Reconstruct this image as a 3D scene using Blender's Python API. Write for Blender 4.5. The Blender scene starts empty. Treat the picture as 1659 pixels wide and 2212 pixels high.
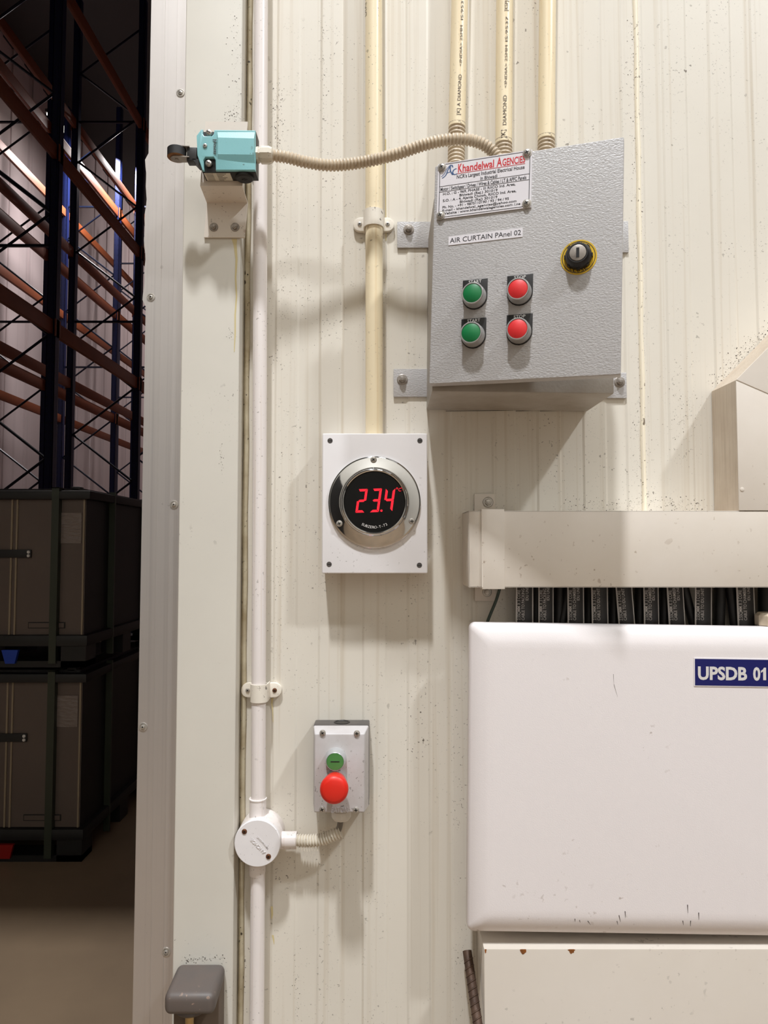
import bpy, bmesh, math, random
from mathutils import Vector, Matrix
R = math.radians
random.seed(7)
scene = bpy.context.scene
COL = scene.collection

# ------------------------------------------------------------------ camera
W, H, F = 1659, 2212, 1533.0
YC, EYE = -1.05, 1.5
PITCH = math.atan(75.0 / F)
cam_d = bpy.data.cameras.new('camera')
cam_d.sensor_fit = 'VERTICAL'
cam_d.sensor_height = 36.0
cam_d.lens = F / H * 36.0
cam_d.clip_start = 0.02
cam = bpy.data.objects.new('camera', cam_d)
COL.objects.link(cam)
cam.location = (0, YC, EYE)
cam.rotation_euler = (math.pi / 2 + PITCH, 0, 0)
scene.camera = cam

# ------------------------------------------------------------------ light and exposure
world = bpy.data.worlds.new('world')
scene.world = world
world.use_nodes = True
world.node_tree.nodes['Background'].inputs[0].default_value = (1.0, 0.90, 0.78, 1)
world.node_tree.nodes['Background'].inputs[1].default_value = 0.07
vs = scene.view_settings
vs.view_transform = 'Standard'
vs.look = 'None'
vs.exposure = 0.0
vs.gamma = 1.0
vs.use_curve_mapping = False


def area_lamp(name, loc, target, sx, sy, power, col):
    d = bpy.data.lights.new(name, 'AREA')
    d.shape = 'RECTANGLE'
    d.size, d.size_y = sx, sy
    d.energy = power
    d.color = col
    o = bpy.data.objects.new(name, d)
    COL.objects.link(o)
    o.location = loc
    o.rotation_euler = (Vector(target) - Vector(loc)).to_track_quat('-Z', 'Y').to_euler()
    return o


area_lamp('high_bay_light', (-0.63, -3.0, 8.3), (0, 0, 1.4), 0.26, 0.45, 500, (0.94, 0.965, 1.0))
area_lamp('high_bay_light', (3.0, -2.5, 5.75), (0.2, 0, 1.4), 0.26, 0.26, 128, (0.92, 0.96, 1.0))
area_lamp('rack_room_light_and_fill', (-5.05, 12.2, 9.0), (-7.8, 13.0, 3.2), 0.3, 1.2, 285, (1.0, 0.94, 0.93))

area_lamp('rack_room_light_and_fill', (-2.6, 19.0, 10.6), (-6.5, 26.0, 9.0), 0.3, 1.2, 230, (1.0, 0.9, 0.88))  # added fill, brightens the dark upper wall behind the racks
area_lamp('hall_fill', (0.9, -2.6, 7.6), (0.6, -5.5, 3.0), 0.8, 0.8, 66, (1.0, 1.0, 0.97))  # added lamp, brightens the hall wall for chrome and soft bounce


# ------------------------------------------------------------------ projection helpers
def ray(px, py):
    u, v = (px - W / 2) / F, (H / 2 - py) / F
    c, s = math.cos(PITCH), math.sin(PITCH)
    return Vector((u, c - v * s, s + v * c))


def P(px, py, y=0.0):
    """the point seen at a photo pixel, on the plane at this distance from the wall"""
    d = ray(px, py)
    return Vector((0, YC, EYE)) + d * ((y - YC) / d.y)


def local(M, px, py, off=0.0):
    """where the view ray meets the face (local y = off) of a tilted board"""
    inv = M.inverted()
    o = inv @ Vector((0, YC, EYE))
    d = (inv.to_3x3() @ ray(px, py))
    t = (off - o.y) / d.y
    return o + d * t


# ------------------------------------------------------------------ materials
def lin(c):
    return tuple(((x / 255) / 12.92 if x / 255 <= 0.04045 else ((x / 255 + 0.055) / 1.055) ** 2.4) for x in c) + (1,)


class NT:
    def __init__(self, name):
        self.m = bpy.data.materials.new(name)
        self.m.use_nodes = True
        self.t = self.m.node_tree
        self.b = self.t.nodes['Principled BSDF']

    def n(self, typ, **kw):
        x = self.t.nodes.new(typ)
        for k, v in kw.items():
            setattr(x, k, v)
        return x

    def l(self, a, b):
        self.t.links.new(a, b)

    def coord(self, scale=(1, 1, 1), loc=(0, 0, 0)):
        tc = self.n('ShaderNodeTexCoord')
        mp = self.n('ShaderNodeMapping')
        mp.inputs['Scale'].default_value = scale
        mp.inputs['Location'].default_value = loc
        self.l(tc.outputs['Object'], mp.inputs['Vector'])
        return mp.outputs[0]

    def noise(self, scale, vec, detail=2.0, rough=0.5):
        x = self.n('ShaderNodeTexNoise')
        x.inputs['Scale'].default_value = scale
        x.inputs['Detail'].default_value = detail
        x.inputs['Roughness'].default_value = rough
        self.l(vec, x.inputs['Vector'])
        return x.outputs[0]

    def rng(self, v, a, b, c=0.0, d=1.0):
        x = self.n('ShaderNodeMapRange')
        x.inputs[1].default_value, x.inputs[2].default_value = a, b
        x.inputs[3].default_value, x.inputs[4].default_value = c, d
        self.l(v, x.inputs[0])
        return x.outputs[0]

    def mul(self, a, b):
        x = self.n('ShaderNodeMath', operation='MULTIPLY')
        for i, v in enumerate((a, b)):
            if isinstance(v, (int, float)):
                x.inputs[i].default_value = v
            else:
                self.l(v, x.inputs[i])
        return x.outputs[0]

    def mix(self, fac, a, b):
        x = self.n('ShaderNodeMix', data_type='RGBA')
        for sock, v in ((x.inputs[0], fac), (x.inputs[6], a), (x.inputs[7], b)):
            if isinstance(v, (int, float)):
                sock.default_value = v
            elif isinstance(v, tuple):
                sock.default_value = v
            else:
                self.l(v, sock)
        return x.outputs[2]


def mat(name, col, rough=0.5, metal=0.0, speck=0.0, speck_scale=260, patch=(0.42, 0.62), speck_col=(70, 52, 38),
        mott=0.0, mott_scale=4, mott_col=None, streak=0.0, streak_scale=(70, 70, 1.2), streak_col=(120, 100, 78),
        bump=None, bump_vec=(1, 1, 1), spec=0.5, rust=0.0, coat=0.0):
    q = NT(name)
    b = q.b
    c = lin(col)
    cur = c
    v = q.coord()
    if mott:
        cur = q.mix(q.mul(q.rng(q.noise(mott_scale, v, 5, 0.6), 0.35, 0.68), mott), cur, lin(mott_col or tuple(x * 0.72 for x in col)))
    if streak:
        vs_ = q.coord(streak_scale)
        f = q.mul(q.rng(q.noise(1.0, vs_, 3, 0.55), 0.54, 0.74), streak)
        cur = q.mix(f, cur, lin(streak_col))
    if rust:
        f = q.mul(q.rng(q.noise(26, v, 6, 0.7), 0.66, 0.72), rust)
        cur = q.mix(f, cur, lin((140, 78, 24)))
    if speck:
        f = q.rng(q.noise(speck_scale, v, 2, 0.55), 0.665, 0.70)
        g = q.rng(q.noise(7, v, 4, 0.65), patch[0], patch[1])
        f2 = q.rng(q.noise(speck_scale * 0.33, q.coord(loc=(3.1, 1.7, 5.3)), 2, 0.5), 0.715, 0.735)
        mx = q.n('ShaderNodeMath', operation='MAXIMUM')
        q.l(q.mul(f, g), mx.inputs[0])
        q.l(q.mul(f2, g), mx.inputs[1])
        cur = q.mix(q.mul(mx.outputs[0], speck), cur, lin(speck_col))
    if isinstance(cur, tuple):
        b.inputs['Base Color'].default_value = cur
    else:
        q.l(cur, b.inputs['Base Color'])
    b.inputs['Roughness'].default_value = rough
    b.inputs['Metallic'].default_value = metal
    b.inputs['Specular IOR Level'].default_value = spec
    b.inputs['Coat Weight'].default_value = coat
    if bump:
        bn = q.n('ShaderNodeBump')
        bn.inputs['Strength'].default_value = bump[1]
        bn.inputs['Distance'].default_value = bump[2] if len(bump) > 2 else 0.001
        q.l(q.noise(bump[0], q.coord(bump_vec), 2, 0.5), bn.inputs['Height'])
        q.l(bn.outputs[0], b.inputs['Normal'])
    return q.m


def glow(name, col, strength):
    q = NT(name)
    q.b.inputs['Base Color'].default_value = lin((20, 0, 0))
    q.b.inputs['Emission Color'].default_value = lin(col)
    q.b.inputs['Emission Strength'].default_value = strength
    return q.m


WALLC = (226, 220, 208)
M = {}
M['wall'] = mat('painted_panel', WALLC, 0.42, speck=0.85, speck_scale=300, patch=(0.44, 0.66), mott=0.22, mott_scale=2.6,
                mott_col=(205, 194, 178), streak=0.42, streak_scale=(90, 90, 1.1), streak_col=(186, 168, 140), spec=0.35)
M['cream'] = mat('cream_frame', (222, 217, 206), 0.42, speck=0.8, speck_scale=260, patch=(0.54, 0.72), mott=0.15, mott_scale=3, spec=0.35)
M['alu'] = mat('brushed_aluminium', (206, 200, 196), 0.42, metal=0.75, streak=0.55, streak_scale=(130, 130, 0.5), streak_col=(178, 172, 170),
               speck=0.5, speck_scale=150, patch=(0.58, 0.72), mott=0.2, mott_scale=5, mott_col=(190, 183, 178))
M['seal'] = mat('sealant_bead', (246, 236, 214), 0.5, speck=0.9, speck_scale=170, patch=(0.36, 0.52), speck_col=(96, 78, 60))
M['seal_dirty'] = mat('grimy_sealant', (208, 198, 172), 0.6, speck=1.0, speck_scale=120, patch=(0.30, 0.52), mott=0.7, mott_scale=22,
                      mott_col=(146, 126, 90), speck_col=(52, 42, 28))
M['pipe_cream'] = mat('cream_pvc', (246, 230, 196), 0.34, speck=0.85, speck_scale=230, patch=(0.42, 0.66), streak=0.35,
                      streak_scale=(220, 220, 3), streak_col=(220, 186, 130))
M['pipe_white'] = mat('white_pvc', (238, 230, 226), 0.34, speck=0.85, speck_scale=230, patch=(0.44, 0.68), streak=0.3,
                      streak_scale=(220, 220, 3), streak_col=(196, 170, 140))
M['pipe_clip'] = mat('pvc_clip', (236, 228, 214), 0.38, speck=0.8, speck_scale=260, patch=(0.45, 0.65), rust=0.25)
M['hose'] = mat('beige_flexible_hose', (214, 198, 174), 0.4, speck=0.6, speck_scale=200, mott=0.5, mott_scale=18, mott_col=(168, 148, 124))
M['hose_white'] = mat('white_flexible_hose', (228, 220, 204), 0.4, speck=0.7, speck_scale=200, mott=0.4, mott_scale=25, mott_col=(190, 176, 156))
M['hammer'] = mat('grey_textured_paint', (188, 185, 184), 0.38, speck=0.5, speck_scale=90, patch=(0.56, 0.7), bump=(430, 0.75, 0.0008), bump_vec=(0.7, 1, 1.25), mott=0.12, mott_scale=9)
M['hammer_plain'] = mat('grey_cabinet_paint', (178, 172, 164), 0.5, mott=0.55, mott_scale=14, mott_col=(138, 124, 106), bump=(280, 0.4, 0.0008))
M['bolt'] = mat('dull_steel', (168, 160, 152), 0.42, metal=0.45, mott=0.5, mott_scale=90, mott_col=(96, 88, 80))
M['zinc'] = mat('zinc_screw', (192, 186, 178), 0.34, metal=0.6, mott=0.3, mott_scale=120)
M['rusty'] = mat('rusty_screw', (120, 78, 50), 0.6, metal=0.5, mott=0.7, mott_scale=200, mott_col=(70, 40, 26))
M['slot'] = mat('dark_recess', (18, 16, 15), 0.7)
M['teal'] = mat('turquoise_cover', (132, 190, 194), 0.4, speck=0.7, speck_scale=180, patch=(0.44, 0.66), bump=(900, 0.25, 0.0004))
M['black'] = mat('black_plastic', (26, 24, 24), 0.42, bump=(900, 0.2, 0.0003))
M['rubber'] = mat('black_rubber', (30, 28, 28), 0.6)
M['rustwheel'] = mat('rust_roller_face', (150, 104, 62), 0.6, metal=0.2, mott=0.6, mott_scale=120, mott_col=(90, 58, 34))
M['bracket'] = mat('painted_bracket', (226, 216, 204), 0.42, speck=0.9, speck_scale=210, patch=(0.40, 0.62), rust=0.5, speck_col=(86, 56, 40))
M['label_white'] = mat('white_label', (232, 228, 232), 0.4, speck=0.7, speck_scale=200, patch=(0.5, 0.65), speck_col=(120, 90, 70))
M['label_paper'] = mat('rating_paper', (214, 206, 190), 0.5)
M['ink'] = mat('near_black_line', (24, 22, 30), 0.5)
M['ink_grey'] = mat('grey_pipe_print', (92, 82, 74), 0.6)
M['red_ink'] = mat('red_ink', (206, 38, 48), 0.5)
M['blue_ink'] = mat('blue_ink', (60, 92, 138), 0.5)
M['white_ink'] = mat('white_print', (222, 218, 214), 0.5)
M['yellow'] = mat('yellow_ring', (226, 184, 28), 0.4, speck=0.6, speck_scale=150, mott=0.2, mott_scale=30)
M['bezel'] = mat('grey_metal_bezel', (176, 174, 172), 0.3, metal=0.5)
M['satin'] = mat('satin_silver_bezel', (206, 208, 208), 0.3, metal=0.5)
M['green'] = mat('green_button', (14, 122, 66), 0.42, mott=0.2, mott_scale=60)
M['green_light'] = mat('light_green_button', (74, 138, 72), 0.42, mott=0.2, mott_scale=60)
M['red'] = mat('red_button', (230, 48, 50), 0.42, mott=0.15, mott_scale=60, speck=0.4, speck_scale=120)
M['red_mush'] = mat('red_mushroom', (226, 40, 26), 0.42, coat=0.1)
M['white_abs'] = mat('white_plastic', (240, 236, 236), 0.4, speck=0.7, speck_scale=190, patch=(0.54, 0.68), mott=0.08, mott_scale=10)
M['station'] = mat('light_grey_plastic', (204, 200, 200), 0.42, speck=0.7, speck_scale=230, patch=(0.44, 0.64), mott=0.35, mott_scale=22, mott_col=(170, 158, 150))
M['station_dark'] = mat('dark_grey_plastic', (78, 74, 72), 0.45, mott=0.3, mott_scale=40, mott_col=(110, 100, 92))
M['chrome'] = mat('chrome', (214, 214, 214), 0.06, metal=1.0)
M['glass'] = mat('black_display_glass', (5, 5, 6), 0.08, spec=0.22)
M['led'] = glow('red_led', (255, 22, 44), 1.5)
M['trunk'] = mat('cream_trunking', (230, 221, 210), 0.4, speck=0.6, speck_scale=120, patch=(0.5, 0.68), mott=0.25, mott_scale=7, mott_col=(206, 192, 172), rust=0.0, speck_col=(140, 110, 80))
M['trunk_side'] = mat('dusty_trunking', (216, 202, 184), 0.5, streak=0.55, streak_scale=(520, 520, 5), streak_col=(150, 124, 98), mott=0.45, mott_scale=14, mott_col=(176, 156, 134))
M['trunk_low'] = mat('rusting_trunking', (222, 213, 202), 0.4, speck=0.5, speck_scale=120, patch=(0.5, 0.68), mott=0.3, mott_scale=5, mott_col=(204, 192, 176))
M['box_white'] = mat('white_box_paint', (240, 233, 232), 0.36, speck=0.55, speck_scale=110, patch=(0.56, 0.70), speck_col=(150, 130, 112), bump=(700, 0.18, 0.0005))
M['box_body'] = mat('white_box_body', (212, 200, 190), 0.5, mott=0.3, mott_scale=10)
M['navy'] = mat('navy_sign', (14, 20, 96), 0.35)
M['tag'] = mat('black_cable_tag', (44, 42, 42), 0.4, mott=0.3, mott_scale=50, mott_col=(70, 66, 64))
M['tag_ink'] = mat('grey_tag_print', (196, 190, 184), 0.5)
M['cable'] = mat('black_cable', (30, 28, 27), 0.5)
M['cable_grey'] = mat('grey_cable', (118, 110, 100), 0.45)
M['wire_green'] = mat('dark_green_wire', (58, 70, 62), 0.45)
M['gland'] = mat('dusty_gland', (120, 110, 100), 0.5)
M['gland_white'] = mat('pale_gland', (224, 218, 208), 0.4)
M['steel_bar'] = mat('rusty_rebar', (74, 56, 46), 0.6, metal=0.3, mott=0.6, mott_scale=60, mott_col=(110, 84, 66))
M['cap_grey'] = mat('grey_rubber_cap', (94, 87, 83), 0.5, speck=0.8, speck_scale=140, patch=(0.40, 0.6), speck_col=(180, 150, 130), mott=0.35, mott_scale=30, mott_col=(112, 94, 84))
M['post_brown'] = mat('worn_brown_post', (104, 88, 74), 0.55, mott=0.4, mott_scale=20)
M['brass'] = mat('yellowed_steel_tube', (196, 172, 124), 0.3, metal=0.8)
M['floor'] = mat('concrete_floor', (150, 128, 104), 0.42, mott=0.55, mott_scale=1.6, mott_col=(120, 102, 84), spec=0.4, bump=(40, 0.1, 0.002))
M['room'] = mat('store_wall', (206, 192, 192), 0.5, streak=0.35, streak_scale=(3, 3, 0.05), streak_col=(120, 108, 108))
M['dark_wall'] = mat('far_hall_wall', (40, 38, 37), 0.7)
M['added_hall_wall'] = mat('added_pale_hall_wall', (226, 222, 214), 0.6)
M['rack_blue'] = mat('rack_blue', (14, 26, 72), 0.45, metal=0.1)
M['rack_dark'] = mat('rack_brace_steel', (12, 22, 46), 0.4, metal=0.1)
M['rack_orange'] = mat('rack_orange', (142, 74, 40), 0.55, mott=0.3, mott_scale=5)
M['sleeve'] = mat('grey_plastic_sleeve', (100, 87, 80), 0.5, mott=0.2, mott_scale=3)
M['crate_black'] = mat('black_crate_plastic', (24, 23, 24), 0.5)
M['edge_strip'] = mat('pale_edge_strip', (150, 134, 112), 0.4)
M['film'] = mat('clear_film_pocket', (130, 118, 112), 0.15, bump=(24, 0.9, 0.01), bump_vec=(1, 1, 3))
M['strap_green'] = mat('dark_green_strap', (50, 56, 44), 0.4)
M['blue_latch'] = mat('blue_latch', (18, 62, 170), 0.4)
M['red_latch'] = mat('red_latch', (150, 14, 10), 0.4)
M['tube_glow'] = glow('lit_tube', (255, 250, 240), 9.0)
M['rust_paint'] = mat('rusted_patch', (158, 92, 30), 0.7, mott=0.9, mott_scale=120, mott_col=(70, 46, 30))
M['grime'] = mat('scuff_mark', (64, 52, 46), 0.7)
M['stain'] = mat('yellow_stain', (212, 196, 146), 0.5)


# ------------------------------------------------------------------ mesh builder
class MB:
    def __init__(self):
        self.bm = bmesh.new()
        self.mi = 0
        self.X = Matrix.Identity(4)

    def _fin(self, verts, faces, M4=None):
        T = self.X @ (M4 if M4 else Matrix.Identity(4))
        for v in verts:
            v.co = T @ v.co
        for f in faces:
            f.material_index = self.mi

    def raw(self, pts, faces, M4=None):
        vs_ = [self.bm.verts.new(p) for p in pts]
        fs = []
        for f in faces:
            try:
                fs.append(self.bm.faces.new([vs_[i] for i in f]))
            except ValueError:
                pass
        self._fin(vs_, fs, M4)
        return self

    def box(self, x0, x1, y0, y1, z0, z1, bev=0.0, seg=2, M4=None):
        t = bmesh.new()
        bmesh.ops.create_cube(t, size=1.0)
        for v in t.verts:
            v.co = Vector((x0 + (v.co.x + .5) * (x1 - x0), y0 + (v.co.y + .5) * (y1 - y0), z0 + (v.co.z + .5) * (z1 - z0)))
        if bev:
            bmesh.ops.bevel(t, geom=t.edges[:], offset=bev, segments=seg, affect='EDGES', profile=0.6)
        return self.merge(t, M4)

    def merge(self, t, M4=None):
        t.verts.index_update()
        pts = [v.co.copy() for v in t.verts]
        fs = [[v.index for v in f.verts] for f in t.faces]
        t.free()
        return self.raw(pts, fs, M4)

    def lathe(self, prof, c, axis=(0, -1, 0), seg=32, cap=True, a0=0.0, sx=1.0):
        """prof = [(radius, height along axis)]"""
        ax = Vector(axis).normalized()
        ref = Vector((0, 0, 1)) if abs(ax.z) < 0.9 else Vector((1, 0, 0))
        u = ref.cross(ax).normalized()
        v = ax.cross(u).normalized()
        c = Vector(c)
        pts, fs = [], []
        n = len(prof)
        for i in range(seg):
            a = a0 + 2 * math.pi * i / seg
            d = u * math.cos(a) * sx + v * math.sin(a)
            for r, h in prof:
                pts.append(c + d * r + ax * h)
        for i in range(seg):
            j = (i + 1) % seg
            for k in range(n - 1):
                fs.append([i * n + k, j * n + k, j * n + k + 1, i * n + k + 1])
        if cap:
            if prof[0][0] > 1e-6:
                fs.append([i * n for i in range(seg)][::-1])
            if prof[-1][0] > 1e-6:
                fs.append([i * n + n - 1 for i in range(seg)])
        return self.raw(pts, fs)

    def cyl(self, a, b, r, seg=24, r2=None):
        a, b = Vector(a), Vector(b)
        return self.lathe([(r, 0), (r2 if r2 is not None else r, (b - a).length)], a, b - a, seg)

    def tube(self, path, rad, seg=16, cap=True):
        """rad: number or function of arc length"""
        pts, fs = [], []
        n = len(path)
        s = 0.0
        t0 = (path[1] - path[0]).normalized()
        ref = Vector((0, 1, 0)) if abs(t0.y) < 0.9 else Vector((1, 0, 0))
        u = t0.cross(ref).normalized()
        for i, p in enumerate(path):
            t = (path[min(i + 1, n - 1)] - path[max(i - 1, 0)]).normalized()
            u = (u - t * u.dot(t)).normalized()
            v = t.cross(u)
            if i:
                s += (p - path[i - 1]).length
            r = rad(s) if callable(rad) else rad
            for k in range(seg):
                a = 2 * math.pi * k / seg
                pts.append(p + u * math.cos(a) * r + v * math.sin(a) * r)
        for i in range(n - 1):
            for k in range(seg):
                k2 = (k + 1) % seg
                fs.append([i * seg + k, i * seg + k2, (i + 1) * seg + k2, (i + 1) * seg + k])
        if cap:
            fs.append(list(range(seg))[::-1])
            fs.append([(n - 1) * seg + k for k in range(seg)])
        return self.raw(pts, fs)

    def prism(self, poly, y0, y1, bev=0.0, M4=None, seg=2, smooth_front=False):
        """polygon in x,z pushed from y0 (front) to y1 (back)"""
        t = bmesh.new()
        a = [t.verts.new((x, y0, z)) for x, z in poly]
        b = [t.verts.new((x, y1, z)) for x, z in poly]
        n = len(poly)
        front = t.faces.new(a)
        t.faces.new(b[::-1])
        for i in range(n):
            t.faces.new([a[i], b[i], b[(i + 1) % n], a[(i + 1) % n]])
        bmesh.ops.recalc_face_normals(t, faces=t.faces[:])
        if bev:
            bmesh.ops.bevel(t, geom=list(front.edges), offset=bev, segments=seg, affect='EDGES', profile=0.6)
        return self.merge(t, M4)

    def sweep_x(self, prof, x0, x1):
        """closed profile in (y,z) extruded along x"""
        n = len(prof)
        pts = [(x0, y, z) for y, z in prof] + [(x1, y, z) for y, z in prof]
        fs = [list(range(n)), [n + i for i in range(n)][::-1]]
        for i in range(n):
            j = (i + 1) % n
            fs.append([i, j, n + j, n + i])
        return self.raw(pts, fs)

    def text(self, s, o, u, v, cap, width=None, bold=0.0, thick=0.0002, center=False, shear=0.0):
        """letters standing on the line from o along u, with v up"""
        cu = bpy.data.curves.new('lettering', 'FONT')
        cu.body = s
        cu.size = 1.0
        cu.offset = bold
        cu.shear = shear
        cu.resolution_u = 3
        ob = bpy.data.objects.new('lettering', cu)
        COL.objects.link(ob)
        dg = bpy.context.evaluated_depsgraph_get()
        me = ob.evaluated_get(dg).to_mesh()
        pts = [p.co.copy() for p in me.vertices]
        fs = [list(p.vertices) for p in me.polygons]
        ob.evaluated_get(dg).to_mesh_clear()
        bpy.data.objects.remove(ob)
        bpy.data.curves.remove(cu)
        if not pts:
            return self
        x0, x1 = min(p.x for p in pts), max(p.x for p in pts)
        k = cap / 0.70
        kx = width / (x1 - x0) if width else k
        u, v, o = Vector(u).normalized(), Vector(v).normalized(), Vector(o)
        nrm = u.cross(v)
        sh = -0.5 * (x1 - x0) * kx if center else 0.0
        top = [o + u * ((p.x - x0) * kx + sh) + v * (p.y * k) + nrm * thick for p in pts]
        self.raw(top, fs)
        # short side walls so the letters have a body
        edges = {}
        for f in fs:
            for i in range(len(f)):
                e = (f[i], f[(i + 1) % len(f)])
                key = tuple(sorted(e))
                edges.setdefault(key, []).append(e)
        q, g = [], []
        for key, es in edges.items():
            if len(es) == 1:
                a, b = es[0]
                n0 = len(q)
                q += [top[a], top[b], top[b] - nrm * thick, top[a] - nrm * thick]
                g.append([n0, n0 + 3, n0 + 2, n0 + 1])
        if q:
            self.raw(q, g)
        return self

    def build(self, name, mats, parent=None, angle=35, recalc=True):
        bm = self.bm
        if recalc:
            bmesh.ops.recalc_face_normals(bm, faces=bm.faces[:])
        org = Vector((0, 0, 0))
        p = parent
        while p is not None:
            org += p.location
            p = p.parent
        for v in bm.verts:
            v.co -= org
        me = bpy.data.meshes.new(name)
        bm.to_mesh(me)
        bm.free()
        for m in (mats if isinstance(mats, (list, tuple)) else [mats]):
            me.materials.append(M[m] if isinstance(m, str) else m)
        me.polygons.foreach_set('use_smooth', [True] * len(me.polygons))
        me.set_sharp_from_angle(angle=R(angle))
        o = bpy.data.objects.new(name, me)
        COL.objects.link(o)
        if parent is not None:
            o.parent = parent
        return o


def tag(o, label, cat, group=None, kind=None):
    o['label'] = label
    o['category'] = cat
    if group:
        o['group'] = group
    if kind:
        o['kind'] = kind
    return o


def thing(name, label, cat, loc=(0, 0, 0), group=None, kind=None):
    o = bpy.data.objects.new(name, None)
    o.empty_display_size = 0.05
    COL.objects.link(o)
    o.location = loc
    return tag(o, label, cat, group, kind)


def spline(pts, n=12):
    pts = [Vector(p) for p in pts]
    q = [pts[0] * 2 - pts[1]] + pts + [pts[-1] * 2 - pts[-2]]
    out = []
    for i in range(1, len(q) - 2):
        p0, p1, p2, p3 = q[i - 1:i + 3]
        for k in range(n):
            t = k / n
            out.append(0.5 * ((2 * p1) + (p2 - p0) * t + (2 * p0 - 5 * p1 + 4 * p2 - p3) * t * t + (3 * p1 - p0 - 3 * p2 + p3) * t ** 3))
    out.append(pts[-1].copy())
    return out


def resample(path, step):
    out = [path[0].copy()]
    acc = 0.0
    for i in range(1, len(path)):
        a, b = path[i - 1], path[i]
        L = (b - a).length
        pos = step - acc
        while pos <= L:
            out.append(a.lerp(b, pos / L))
            pos += step
        acc = (acc + L) % step if L else acc
        acc = L - (pos - step)
    out.append(path[-1].copy())
    return out


def corrugated(mb, path, r, pitch, depth, seg=20):
    path = resample(path, pitch / 6)
    mb.tube(path, lambda s: r - depth * (0.5 - 0.5 * math.cos(2 * math.pi * s / pitch)) ** 2.2, seg)
    return mb


def screw(parent, c, r, mats=('zinc', 'slot'), name='screw', axis=(0, -1, 0), h=None, rot=0.4, kind='cross'):
    """pan-head screw: dome plus a cut cross or slot"""
    h = h or r * 0.55
    mb = MB()
    mb.lathe([(r, 0), (r, h * .35), (r * .86, h * .75), (r * .5, h), (0, h * 1.02)], c, axis, 20)
    ax = Vector(axis).normalized()
    ref = Vector((0, 0, 1)) if abs(ax.z) < .9 else Vector((1, 0, 0))
    u = ref.cross(ax).normalized()
    v = ax.cross(u)
    mb.mi = 1
    for k in range(2 if kind == 'cross' else 1):
        a = rot + k * math.pi / 2
        d, e = u * math.cos(a) + v * math.sin(a), -u * math.sin(a) + v * math.cos(a)
        w, l = r * 0.13, r * 0.55
        o = Vector(c) + ax * h * 1.06
        b = Vector(c) + ax * h * 0.5
        p = [o + d * l + e * w, o - d * l + e * w, o - d * l - e * w, o + d * l - e * w]
        p2 = [x - ax * h * .5 for x in p]
        mb.raw(p + p2, [[0, 1, 2, 3], [0, 4, 5, 1], [1, 5, 6, 2], [2, 6, 7, 3], [3, 7, 4, 0]])
    return mb.build(name, list(mats), parent)


def hex_bolt(parent, c, r, mat_='bolt', washer=True, axis=(0, -1, 0), name='bolt'):
    mb = MB()
    ax = Vector(axis)
    if washer:
        mb.lathe([(r * 1.5, 0), (r * 1.5, r * .2), (r * 1.3, r * .32)], c, axis, 28)
    b = Vector(c) + ax * r * (.3 if washer else 0)
    mb.lathe([(r, 0), (r, r * .75), (r * .85, r * .9)], b, axis, 6, a0=.3)
    mb.lathe([(r * .62, 0), (r * .6, r * 1.15), (r * .45, r * 1.2)], b, axis, 16)
    return mb.build(name, mat_, parent, angle=25)


# ================================================================== SETTING
X_JAMB = P(325, 300, -0.030).x + 0.002
# ---- ribbed insulated wall
ribs = [593, 642, 690, 738, 785, 834, 880, 926, 975, 1018, 1065, 1114, 1163, 1213, 1263, 1312, 1357, 1405, 1450, 1502, 1553, 1602, 1648, 1697, 1745, 1794]
prof = [(X_JAMB, 0.0)]
lev = 0.0
for i, r in enumerate(ribs):
    x = (r - 829.5) * 1.05 / F
    nl = -0.0013 if lev == 0.0 else 0.0
    prof += [(x - 0.0016, lev), (x + 0.0016, nl)]
    lev = nl
prof += [(3.2, lev), (3.2, 0.12), (X_JAMB, 0.12)]
mb = MB()
n = len(prof)
z0, z1 = 0.0, 9.0
mb.raw([(x, y, z0) for x, y in prof] + [(x, y, z1) for x, y in prof],
       [list(range(n))[::-1], [n + i for i in range(n)]] + [[i, (i + 1) % n, n + (i + 1) % n, n + i] for i in range(n)])
mb.box(-9, -3.0, 0, 0.12, 0, 9)
mb.box(-3.0, X_JAMB, 0, 0.12, 3.15, 9)
tag(mb.build('wall_front', 'wall', angle=15), 'off-white ribbed insulated panel wall with dirt specks and grime streaks', 'wall', kind='structure')
mb = MB().box(-9, 3.2, -7, 26, -0.1, 0.0)
tag(mb.build('floor', 'floor'), 'brownish smooth concrete floor running through the doorway', 'floor', kind='structure')
mb = MB()
for i in range(60):
    mb.box(-8.0, -7.85 + (0.03 if i % 2 else 0), 0.12 + i * 0.43, 0.12 + (i + 1) * 0.43, 0, 12)
tag(mb.build('wall_left', 'room', angle=15), 'pale ribbed side wall of the dark rack store', 'wall', kind='structure')
tag(MB().box(-8.0, 3.2, 26.0, 26.2, 0, 12).build('wall_back', 'room'), 'pale far end wall of the dark rack store', 'wall', kind='structure')
tag(MB().box(1.2, 1.4, 0.12, 26.0, 0, 12).build('wall_right', 'room'), 'unlit right side wall of the rack store behind the panel wall', 'wall', kind='structure')
tag(MB().box(-9.0, 3.2, 0.0, 26.2, 12, 12.2).build('ceiling', 'dark_wall'), 'high unlit ceiling of the rack store', 'ceiling', kind='structure')

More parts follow.
